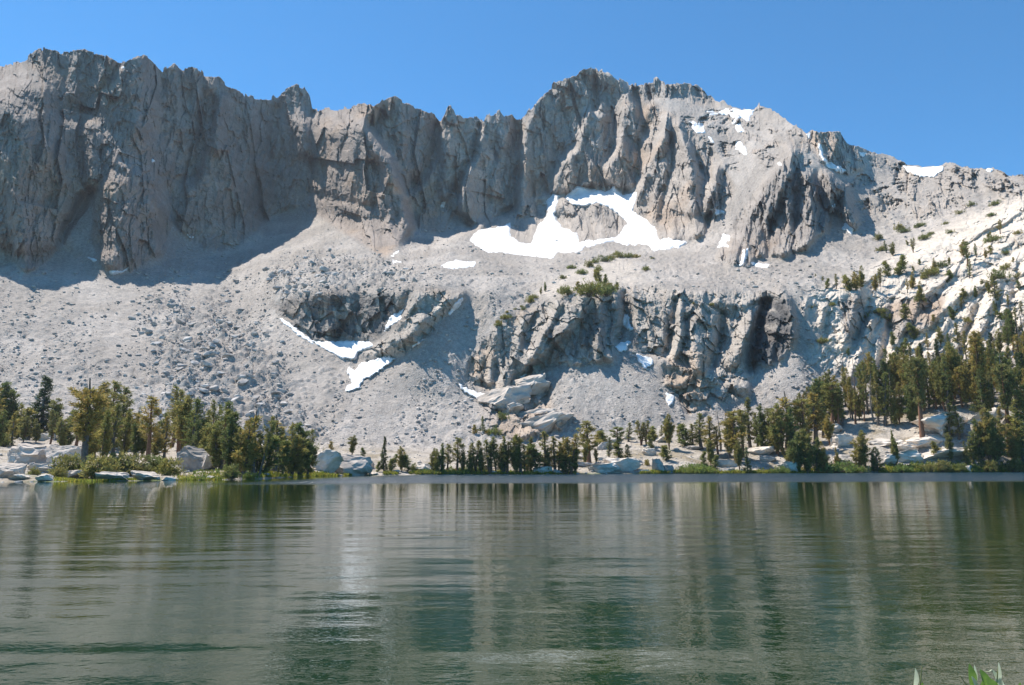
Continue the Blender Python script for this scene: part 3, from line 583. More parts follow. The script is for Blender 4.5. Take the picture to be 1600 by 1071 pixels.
blackish = sample(np.maximum(pmask([(1180, 470), (1232, 462), (1243, 530), (1215, 570), (1175, 580), (1170, 520)], 6), np.maximum(0.8 * pmask([(412, 470), (500, 458), (650, 455), (625, 500), (600, 532), (500, 534), (450, 500)], 6), pmask([(850, 520), (905, 470), (975, 470), (960, 540), (890, 565), (855, 560)], 8) * 0.5)), PX, PY)
base_rock = mix(base_rock, (0.10, 0.097, 0.097), blackish * smooth01(n3 * 2.0 + 0.85))
base_rock = mix(base_rock, (0.42, 0.29, 0.19), smooth01(n1 * 2.6 - 0.15) * (0.45 + 0.2 * low))
base_rock = base_rock * (1 + 0.22 * n2[..., None] + 0.16 * n3[..., None]) * (0.9 + 0.2 * AT['wr'][..., None])
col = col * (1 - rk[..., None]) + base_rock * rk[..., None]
sb = np.clip(AT['slab'], 0, 1)
slabc = np.array([0.62, 0.54, 0.455]) * (1 + 0.14 * fbm(VX / 9, VZ / 6, 4, 170)[..., None])
slabc = mix(slabc, (0.46, 0.40, 0.335), smooth01(fbm(VX / 26, VZ / 14, 4, 175) * 2.5 - .3))
col = col * (1 - sb[..., None]) + slabc * sb[..., None]
sh = np.clip(AT['shore'], 0, 1) * (1 - sb * 0.8)
shorec = np.zeros_like(col) + np.array([0.44, 0.39, 0.33])
shorec = mix(shorec, (0.30, 0.25, 0.18), smooth01(fbm(VX / 9, VY / 9, 4, 180) * 2.4 + 0.3))
shorec = mix(shorec, (0.12, 0.15, 0.05), smooth01(fbm(VX / 14, VY / 10, 3, 185) * 3 + 0.1) * (1 - smooth01((VZ - 0.5) / 1.2)))
col = col * (1 - sh[..., None]) + shorec * sh[..., None]
krum = sample(pmask([(870, 440), (915, 405), (990, 398), (985, 440), (900, 450)], 6), PX, PY)
col = np.clip(col, 0.02, 0.8)

# ---- materials
def new_mat(name):
    m = bpy.data.materials.new(name); m.use_nodes = True
    nt = m.node_tree; nt.nodes.clear()
    out = nt.nodes.new("ShaderNodeOutputMaterial"); p = nt.nodes.new("ShaderNodeBsdfPrincipled")
    nt.links.new(p.outputs[0], out.inputs[0])
    return m, nt, p
def nnode(nt, t, **kw):
    n = nt.nodes.new(t)
    for k, v in kw.items():
        if k in n.inputs:
            n.inputs[k].default_value = v
        else:
            setattr(n, k, v)
    return n
def noise_node(nt, vec, scale, detail=4, rough=0.6):
    n = nnode(nt, "ShaderNodeTexNoise"); n.inputs["Scale"].default_value = scale
    n.inputs["Detail"].default_value = detail; n.inputs["Roughness"].default_value = rough
    nt.links.new(vec, n.inputs["Vector"])
    return n
def ramp(nt, fac, stops):
    r = nt.nodes.new("ShaderNodeValToRGB")
    el = r.color_ramp.elements
    while len(el) < len(stops):
        el.new(0.5)
    for e, (p, c) in zip(el, stops):
        e.position = p; e.color = (c, c, c, 1) if not isinstance(c, tuple) else (*c, 1)
    nt.links.new(fac, r.inputs[0])
    return r
def mul(nt, a, b):
    m = nt.nodes.new("ShaderNodeMix"); m.data_type = 'RGBA'; m.blend_type = 'MULTIPLY'
    m.inputs["Factor"].default_value = 1.0
    nt.links.new(a, m.inputs[6]); nt.links.new(b, m.inputs[7])
    return m.outputs[2]

def stone_mat(name, colour=None, scale=1.0, bumpd=0.5, speck=0.35, use_obj_random=False):
    m, nt, p = new_mat(name)
    tc = nnode(nt, "ShaderNodeTexCoord")
    vec = tc.outputs["Object"]
    p.inputs["Roughness"].default_value = 0.93
    p.inputs["Specular IOR Level"].default_value = 0.25
    if colour is None:
        at = nnode(nt, "ShaderNodeAttribute"); at.attribute_name = "Col"
        c = at.outputs["Color"]
    else:
        rgb = nnode(nt, "ShaderNodeRGB"); rgb.outputs[0].default_value = (*colour, 1)
        c = rgb.outputs[0]
    n = noise_node(nt, vec, 0.35 * scale, 6, 0.7)
    r = ramp(nt, n.outputs["Fac"], [(0.3, 1 - speck), (0.7, 1 + speck)])
    c = mul(nt, c, r.outputs[0])
    n2 = noise_node(nt, vec, 1.7 * scale, 3, 0.7)
    r2 = ramp(nt, n2.outputs["Fac"], [(0.35, 1 - speck * .7), (0.65, 1 + speck * .7)])
    c = mul(nt, c, r2.outputs[0])
    if use_obj_random:
        oi = nnode(nt, "ShaderNodeObjectInfo")
        r3 = ramp(nt, oi.outputs["Random"], [(0.0, 0.8), (1.0, 1.15)])
        c = mul(nt, c, r3.outputs[0])
    nt.links.new(c, p.inputs["Base Color"])
    b = nnode(nt, "ShaderNodeBump"); b.inputs["Strength"].default_value = 0.8; b.inputs["Distance"].default_value = bumpd
    nb = noise_node(nt, vec, 0.9 * scale, 5, 0.65)
    nt.links.new(nb.outputs["Fac"], b.inputs["Height"])
    nt.links.new(b.outputs[0], p.inputs["Normal"])
    return m
MAT_CLIFF = stone_mat("weathered granite", None, 0.8, 1.2, 0.2)
MAT_TALUS = stone_mat("scree", None, 1.3, 1.3, 0.26)

def mesh_from(name, verts, quads, mat, colors=None, smooth=False):
    me = bpy.data.meshes.new(name)
    nv = len(verts); nq = len(quads)
    k = quads.shape[1]
    me.vertices.add(nv); me.vertices.foreach_set("co", np.ascontiguousarray(verts, np.float32).ravel())
    me.loops.add(nq * k); me.loops.foreach_set("vertex_index", np.ascontiguousarray(quads, np.int32).ravel())
    me.polygons.add(nq); me.polygons.foreach_set("loop_start", np.arange(0, nq * k, k, dtype=np.int32))
    me.polygons.foreach_set("loop_total", np.full(nq, k, np.int32))
    if smooth:
        me.polygons.foreach_set("use_smooth", np.ones(nq, bool))
    me.update(calc_edges=True)
    if colors is not None:
        ca = me.color_attributes.new("Col", 'FLOAT_COLOR', 'POINT')
        ca.data.foreach_set("color", np.concatenate([colors, np.ones((nv, 1))], 1).astype(np.float32).ravel())
    me.materials.append(mat)
    return me
def link(name, me, parent=None):
    o = bpy.data.objects.new(name, me); C.objects.link(o)
    if parent is not None:
        o.parent = parent
    return o
def structure(o):
    o["kind"] = "structure"
    return o

NC = len(cols)
# rows behind the skyline fall away to the far side; rows in front go under the water
back = []
for k, (dd, dz) in enumerate([(3, -0.5), (10, -3), (40, -16), (140, -70), (500, -300)]):
    back.append((VX[0] * (1 + dd / VY[0]), VY[0] + dd, VZ[0] + dz))
front = []
for k, (dd, dz) in enumerate([(1.0, -0.35), (4, -1.3), (12, -3.5), (30, -5.0)]):
    f = 1 - dd / VY[-1]
    front.append((VX[-1] * f, VY[-1] * f, np.full(NC, -0.02) + dz))
AX = np.vstack([b[0] for b in back[::-1]] + [VX] + [f[0] for f in front])
AY = np.vstack([b[1] for b in back[::-1]] + [VY] + [f[1] for f in front])
AZ = np.vstack([b[2] for b in back[::-1]] + [VZ] + [f[2] for f in front])
ACol = np.concatenate([np.repeat(col[:1], len(back), 0), col, np.repeat(col[-1:], len(front), 0)], 0)
AR = np.concatenate([np.repeat(rk[:1], len(back), 0), rk, np.repeat(rk[-1:], len(front), 0)], 0)
APX = np.concatenate([np.repeat(PX[:1], len(back), 0), PX, np.repeat(PX[-1:], len(front), 0)], 0)
APY = np.concatenate([np.repeat(PY[:1], len(back), 0), PY, np.repeat(PY[-1:], len(front), 0)], 0)
NRA = AX.shape[0]
verts = np.stack([AX.ravel(), AY.ravel(), AZ.ravel()], 1)
jj, ii = np.meshgrid(np.arange(NRA - 1), np.arange(NC - 1), indexing='ij')
q = np.stack([(jj * NC + ii).ravel(), ((jj + 1) * NC + ii).ravel(), ((jj + 1) * NC + ii + 1).ravel(), (jj * NC + ii + 1).ravel()], 1)
fpx = APX[:-1, :-1].ravel(); fpy = APY[:-1, :-1].ravel(); frk = AR[:-1, :-1].ravel()
fsh = np.concatenate([np.repeat(AT['shore'][:1], len(back), 0), AT['shore'], np.repeat(AT['shore'][-1:], len(front), 0)], 0)[:-1, :-1].ravel()
fsl = np.concatenate([np.repeat(sb[:1], len(back), 0), sb, np.repeat(sb[-1:], len(front), 0)], 0)[:-1, :-1].ravel()
reg = np.zeros(len(q), int)                                     # 0 talus slope
reg[(frk > 0.5) & (fpx < 808) & (fpy < 440)] = 1                # ridge wall
reg[(frk > 0.5) & (fpx >= 808) & (fpy < 440)] = 2               # peak
reg[(frk > 0.5) & (fpy >= 440) & (fpx < 726)] = 3
reg[(frk > 0.5) & (fpy >= 440) & (fpx >= 726)] = 4
reg[(fsl > 0.5) & (fpx > 1200)] = 5
reg[(fsh > 0.5) & (reg != 5)] = 6
names = ["talus_slope", "ridge_cliff", "mountain_peak", "rock_band", "crag", "granite_hillside", "shore_ground"]
labels = ["pale grey scree slope with scattered stones", "long fluted grey cliff wall in shade under the ridge", "tall jagged grey summit with spires above the snowfield",
          "low shaded rock band above the curved snow patch", "broad tan and grey crag above the fallen slabs", "pale granite hillside dotted with trees on the right", "rocky grassy lake shore under the trees"]
def submesh(name, faces, mat):
    used, inv = np.unique(faces.ravel(), return_inverse=True)
    return link(name, mesh_from(name, verts[used], inv.reshape(faces.shape), mat, ACol.reshape(-1, 3)[used]))
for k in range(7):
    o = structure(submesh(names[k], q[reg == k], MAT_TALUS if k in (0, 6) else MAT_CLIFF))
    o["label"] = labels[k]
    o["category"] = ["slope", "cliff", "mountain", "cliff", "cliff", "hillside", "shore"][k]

# ------------------------------------------------------------------ snow patches
def snow_mat():
    m, nt, p = new_mat("old snow")
    tc = nnode(nt, "ShaderNodeTexCoord"); vec = tc.outputs["Object"]
    n = noise_node(nt, vec, 0.12, 5, 0.7)
    r = ramp(nt, n.outputs["Fac"], [(0.3, (0.60, 0.585, 0.57)), (0.55, (0.82, 0.82, 0.825))])
    nt.links.new(r.outputs[0], p.inputs["Base Color"])
    p.inputs["Roughness"].default_value = 0.7
    b = nnode(nt, "ShaderNodeBump"); b.inputs["Strength"].default_value = 0.5; b.inputs["Distance"].default_value = 0.6
    nb = noise_node(nt, vec, 0.5, 3, 0.6); nt.links.new(nb.outputs["Fac"], b.inputs["Height"]); nt.links.new(b.outputs[0], p.inputs["Normal"])
    return m
MAT_SNOW = snow_mat()
def poly_in(poly, gx, gy):
    ins = np.zeros(gx.shape, bool); n = len(poly)
    for k in range(n):
        xa, ya = poly[k]; xb, yb = poly[(k + 1) % n]
        if ya == yb:
            continue
        ins ^= ((ya > gy) != (yb > gy)) & (gx < (xb - xa) * (gy - ya) / (yb - ya) + xa)
    return ins
for poly, thick, label in SNOW:
    x0 = min(p[0] for p in poly) - 6; x1 = max(p[0] for p in poly) + 6
    y0 = min(p[1] for p in poly) - 6; y1 = max(p[1] for p in poly) + 6
    st = 0.8 if (x1 - x0) > 100 else 0.6
    gx, gy = np.meshgrid(np.arange(x0, x1, st), np.arange(y0, y1, st))
    gy = np.maximum(gy, ytop_of(gx) + 1.0 + 0.001 * (gy - y0))
    jx = 4.5 * fbm(gx / 6, gy / 6, 4, 200, 0.7); jy = 4.0 * fbm(gx / 6, gy / 6, 4, 210, 0.7)
    mk = blur(poly_in(poly, gx + jx, gy + jy).astype(float), 1)
    a, b, c = displace(gx, gy, False)
    k = 4 if (x1 - x0) > 60 else 2
    Db = blur(b, k)
    D = Db - thick * (2.2 * mk - 0.9) - 0.4 * fbm(gx / 12, gy / 5, 3, 220)
    tx, tz = ray(gx, gy)
    # the pixel rays give the place, the depth gives the body
    v = np.stack([(D * tx).ravel(), D.ravel(), (D * tz + CAM_H).ravel()], 1)
    h, w = gx.shape
    jj, ii = np.meshgrid(np.arange(h - 1), np.arange(w - 1), indexing='ij')
    qq = np.stack([(jj * w + ii).ravel(), ((jj + 1) * w + ii).ravel(), ((jj + 1) * w + ii + 1).ravel(), (jj * w + ii + 1).ravel()], 1)
    keep = mk[:-1, :-1].ravel() > 0.22
    qq = qq[keep]
    if len(qq) == 0:
        continue
    used, inv = np.unique(qq.ravel(), return_inverse=True)
    vv = v[used]; org = vv.mean(0)
    o = link("snow_patch", mesh_from("snow_patch", vv - org, inv.reshape(qq.shape), MAT_SNOW, None, True))
    o.location = org
    o["label"] = label; o["category"] = "snow patch"; o["group"] = "snow patches on the mountain"
# ------------------------------------------------------------------ the lake
def lake_mat():
    m, nt, p = new_mat("lake water")
    tc = nnode(nt, "ShaderNodeTexCoord"); vec = tc.outputs["Object"]
    p.inputs["Base Color"].default_value = (0.012, 0.03, 0.018, 1)
    p.inputs["Roughness"].default_value = 0.03
    p.inputs["IOR"].default_value = 1.33
    n = noise_node(nt, vec, 0.12, 5, 0.6)
    r = ramp(nt, n.outputs["Fac"], [(0.3, (0.002, 0.019, 0.006)), (0.7, (0.014, 0.033, 0.008))])
    nt.links.new(r.outputs[0], p.inputs["Base Color"])
    # ripples: long swell, short ripples, fine chop
    def band(sx, sy, rot, detail, rough):
        mp = nnode(nt, "ShaderNodeMapping"); mp.inputs["Scale"].default_value = (sx, sy, 1); mp.inputs["Rotation"].default_value = (0, 0, rot)
        nt.links.new(vec, mp.inputs["Vector"])
        return noise_node(nt, mp.outputs[0], 1.0, detail, rough)
    b1 = band(0.16, 0.6, 0.05, 2, 0.5)
    b2 = band(1.3, 2.1, -0.08, 3, 0.6)
    b3 = band(4.5, 6.0, 0.15, 3, 0.65)
    patch = noise_node(nt, vec, 0.045, 2, 0.5)
    pr = ramp(nt, patch.outputs["Fac"], [(0.35, 0.35), (0.65, 1.0)])
    sp0 = nnode(nt, "ShaderNodeSeparateXYZ"); nt.links.new(vec, sp0.inputs[0])
    calm = nnode(nt, "ShaderNodeMapRange"); calm.inputs["From Min"].default_value = 8; calm.inputs["From Max"].default_value = 60
    calm.inputs["To Min"].default_value = 1.0; calm.inputs["To Max"].default_value = 0.42
    nt.links.new(sp0.outputs["Y"], calm.inputs["Value"])
    st_ = nnode(nt, "ShaderNodeMath"); st_.operation = 'MULTIPLY'
    nt.links.new(pr.outputs[0], st_.inputs[0]); nt.links.new(calm.outputs[0], st_.inputs[1])
    bump = None
    for b, d, usep in ((b1, 0.058, False), (b2, 0.015, True), (b3, 0.0085, True)):
        bn = nnode(nt, "ShaderNodeBump"); bn.inputs["Distance"].default_value = d; bn.inputs["Strength"].default_value = 1.0
        nt.links.new(b.outputs["Fac"], bn.inputs["Height"])
        if usep:
            nt.links.new(st_.outputs[0], bn.inputs["Strength"])
        else:
            nt.links.new(calm.outputs[0], bn.inputs["Strength"])
        if bump is not None:
            nt.links.new(bump.outputs[0], bn.inputs["Normal"])
        bump = bn
    # a breeze ruffles the far side of the lake
    sep = nnode(nt, "ShaderNodeSeparateXYZ"); nt.links.new(vec, sep.inputs[0])
    def math_(op, a, b=None, clamp=False):
        n_ = nnode(nt, "ShaderNodeMath"); n_.operation = op; n_.use_clamp = clamp
        for k_, v_ in enumerate((a, b)):
            if v_ is None: continue
            if isinstance(v_, (int, float)): n_.inputs[k_].default_value = v_
            else: nt.links.new(v_, n_.inputs[k_])
        return n_.outputs[0]
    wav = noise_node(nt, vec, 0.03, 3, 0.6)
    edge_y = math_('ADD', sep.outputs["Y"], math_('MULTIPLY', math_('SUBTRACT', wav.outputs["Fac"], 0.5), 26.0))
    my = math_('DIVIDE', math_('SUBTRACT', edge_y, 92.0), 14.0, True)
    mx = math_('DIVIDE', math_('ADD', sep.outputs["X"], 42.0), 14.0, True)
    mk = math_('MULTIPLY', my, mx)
    bn = nnode(nt, "ShaderNodeBump"); bn.inputs["Distance"].default_value = 0.35
    b4 = band(2.2, 3.2, 0.1, 4, 0.6)
    nt.links.new(b4.outputs["Fac"], bn.inputs["Height"]); nt.links.new(mk, bn.inputs["Strength"]); nt.links.new(bump.outputs[0], bn.inputs["Normal"])
    bump = bn
    rr = math_('ADD', math_('MULTIPLY', mk, 0.22), 0.015)
    nt.links.new(rr, p.inputs["Roughness"])
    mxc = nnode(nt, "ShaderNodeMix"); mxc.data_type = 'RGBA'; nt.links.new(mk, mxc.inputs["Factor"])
    nt.links.new(r.outputs[0], mxc.inputs[6]); mxc.inputs[7].default_value = (0.004, 0.026, 0.044, 1)     # blue of the reflected sky painted into the ruffled band's base colour
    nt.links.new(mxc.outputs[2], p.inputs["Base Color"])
    nt.links.new(bump.outputs[0], p.inputs["Normal"])
    return m
xs = np.array([-900.0, 900.0]); ysw = np.array([-60.0, 420.0])
wv = np.array([(-900, -60, 0), (900, -60, 0), (900, 420, 0), (-900, 420, 0)], float)
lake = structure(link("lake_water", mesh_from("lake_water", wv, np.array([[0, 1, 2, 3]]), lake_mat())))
lake["label"] = "rippled green alpine lake mirroring the mountains"
lake["category"] = "lake"
# ------------------------------------------------------------------ stones
import bmesh
rnd = random.Random(11)
def hull_proto(seed, n=14, flat=0.62):
    r = random.Random(seed)
    bm = bmesh.new()
    for _ in range(n):
        v = Vector((r.gauss(0, 1), r.gauss(0, 1), r.gauss(0, 1))).normalized()
        v = Vector((v.x * r.uniform(0.85, 1.1), v.y * 0.9, v.z * flat))
        bm.verts.new(v * 0.5)
    res = bmesh.ops.convex_hull(bm, input=bm.verts[:])
    dead = list({e for e in res["geom_interior"] + res["geom_unused"] if isinstance(e, bmesh.types.BMVert)})
    bmesh.ops.delete(bm, geom=dead, context='VERTS')
    bmesh.ops.triangulate(bm, faces=bm.faces[:])
    bm.verts.ensure_lookup_table()
    V = np.array([v.co[:] for v in bm.verts]); T = np.array([[v.index for v in f.verts] for f in bm.faces])
    bm.verts.index_update()
    T = np.array([[v.index for v in f.verts] for f in bm.faces])
    bm.free()
    return V, T
HULLS = [hull_proto(100 + k, rnd.choice([9, 11, 14, 17]), rnd.uniform(0.5, 0.85)) for k in range(24)]
MAT_STONE = stone_mat("grey boulder stone", None, 1.6, 0.35, 0.2)
MAT_BOULDER = stone_mat("boulder granite", (0.43, 0.40, 0.375), 1.2, 0.5, 0.22, True)

# candidate stones over the scree
NCAND = 80000
cr = np.random.RandomState(5)
sx = cr.uniform(-20, 1620, NCAND); sy = cr.uniform(300, 735, NCAND)
X_, Y_, Z_, A_ = displace(sx, sy)
oksky = sy > ytop_of(sx) + 6
dens = np.clip(A_['tal'], 0, 1) * (0.34 + 0.66 * A_['chunk'] - 0.17 * A_['smt'] * (1 - A_['chunk'])) * oksky
dens = dens * np.where(sy < 420, 0.5, 1.0)
lane = fbm((sx + 0.25 * sy) / 30, sy / 170, 4, 260, 0.6) * (sx < 760) + fbm((sx - 0.3 * sy) / 30, sy / 170, 4, 262, 0.6) * (sx >= 760)
dens = dens * np.clip(0.9 + 3.2 * lane, 0.05, 3.0)
band = np.clip(pmask([(410, 410), (470, 395), (560, 398), (650, 405), (700, 440), (660, 452), (560, 448), (440, 470)], 6), 0, 1)
dens = dens + sample(band, sx, sy) * 0.6
sel = np.where(cr.uniform(0, 1, NCAND) < dens)[0]
size_px = 1.3 + 1.4 * cr.pareto(1.9, len(sel)) + 2.2 * A_['chunk'][sel] * cr.uniform(0, 1, len(sel))
lim = 8.0 + 8.0 * A_['chunk'][sel]
size_px = np.minimum(size_px, lim)
size_px = size_px * np.where(sy[sel] < 420, 0.75, 1.0)
size_m = size_px / FPX * Y_[sel]
order = np.argsort(-size_px)
big = order[:230]; small = order[230:24000]
vs, ts, cs = [], [], []
off = 0
for k in small:
    V, T = HULLS[int(cr.randint(len(HULLS)))]
    a = cr.uniform(0, 6.283); ca, sa = math.cos(a), math.sin(a)
    s_ = size_m[k]
    sc = np.array([s_ * cr.uniform(0.85, 1.4), s_ * cr.uniform(0.8, 1.3), s_ * cr.uniform(0.7, 1.05)])
    P = V * sc
    tl = cr.uniform(-0.35, 0.35); P = np.stack([P[:, 0] * math.cos(tl) - P[:, 2] * math.sin(tl), P[:, 1], P[:, 0] * math.sin(tl) + P[:, 2] * math.cos(tl)], 1)
    P = np.stack([P[:, 0] * ca - P[:, 1] * sa, P[:, 0] * sa + P[:, 1] * ca, P[:, 2]], 1)
    i = sel[k]
    vs.append(P + np.array([X_[i], Y_[i], Z_[i] + 0.12 * s_])); ts.append(T + off); off += len(V)
    g = cr.uniform(0.27, 0.52)
    cs.append(np.tile(np.array([g * 1.06, g * 0.97, g * 0.89]), (len(V), 1)))
o = link("scree_stones", mesh_from("scree_stones", np.concatenate(vs), np.concatenate(ts), MAT_STONE, np.concatenate(cs)))
o["kind"] = "stuff"; o["label"] = "countless small grey stones strewn over the scree"; o["category"] = "stones"

# larger stones of their own: a few shared meshes with rounded, chipped faces
def rock_mesh(name, seed, flat=0.7, sub=3, rough=0.10, cuts=9, mat=None):
    r = random.Random(seed)
    bm = bmesh.new()
    bmesh.ops.create_icosphere(bm, subdivisions=sub, radius=0.5)
    planes = []
    for _ in range(cuts):
        if _ == 0: planes.append((Vector((0.05, 0.05, 1)).normalized(), 0.30)); continue
        n = Vector((r.gauss(0, 1), r.gauss(0, 1), r.gauss(0, 0.8))).normalized()
        planes.append((n, r.uniform(0.20, 0.40)))
    pts = np.array([v.co[:] for v in bm.verts])
    nz = fbm(pts[:, 0] * 5 + seed, pts[:, 1] * 5 + pts[:, 2] * 3.1, 4, seed % 60, 0.6) + fbm(pts[:, 2] * 6, pts[:, 0] * 4 - seed, 3, seed % 50)
    for v, nn in zip(bm.verts, nz):
        co = v.co.copy()
        for n, d in planes:
            e = co.dot(n) - d
            if e > 0:
                co -= n * e * 0.97
        co = co * (1 + rough * nn)
        v.co = Vector((co.x, co.y, co.z * flat))
    me = bpy.data.meshes.new(name); bm.to_mesh(me); bm.free()
    me.materials.append(mat or MAT_BOULDER)
    return me
ROCKS = [rock_mesh("boulder", 500 + k, rnd.uniform(0.55, 0.85), 2, 0.16) for k in range(10)]
def side_phrase(x, y):
    if y < 470 and 400 < x < 760: return "on the rubble above the dark rock band"
    if x < 110: return "on the left edge of the scree"
    if x < 230: return "on the smooth scree fan at left"
    if x < 440: return "in the coarse boulder field left of the lake centre"
    if x < 560: return "on the scree below the crescent snow patch"
    if x < 740: return "on the scree between the snow patches and the crag"
    if x < 1050: return "on the rubble below the broad crag"
    if x < 1240: return "on the stony slope under the right end of the crag"
    return "on the pale slope above the right forest"
ORD = ["first", "second", "third", "fourth", "fifth", "sixth", "seventh", "eighth", "ninth", "tenth", "eleventh", "twelfth", "thirteenth", "fourteenth", "fifteenth", "sixteenth", "seventeenth", "eighteenth", "nineteenth"]
TENS = {2: "twent", 3: "thirt", 4: "fort", 5: "fift", 6: "sixt", 7: "sevent", 8: "eight", 9: "ninet"}
def ordinal(n):
    if n < 19: return ORD[n]
    m = n + 1
    if m % 10 == 0 and m < 100: return TENS[m // 10] + "ieth"
    if m < 100: return TENS[m // 10] + "y-" + ORD[m % 10 - 1]
    return "hundred and " + (ORD[m - 101] if m - 101 < 19 else ordinal(m - 101)) if m > 100 else "hundredth"
for k in big:
    i = sel[k]; s_ = float(size_m[k]) * 1.15
    o = link("boulder", rnd.choice(ROCKS))
    o.location = (float(X_[i]), float(Y_[i]), float(Z_[i]) + 0.10 * s_)
    o.scale = (s_ * rnd.uniform(0.9, 1.5), s_ * rnd.uniform(0.8, 1.3), s_ * rnd.uniform(0.75, 1.1))
    o.rotation_euler = (rnd.uniform(-0.3, 0.3), rnd.uniform(-0.3, 0.3), rnd.uniform(0, 6.28))
    ph = side_phrase(sx[i], sy[i])
    o["label"] = "angular grey boulder " + ph; o["category"] = "boulder"; o["group"] = "grey boulders " + ph

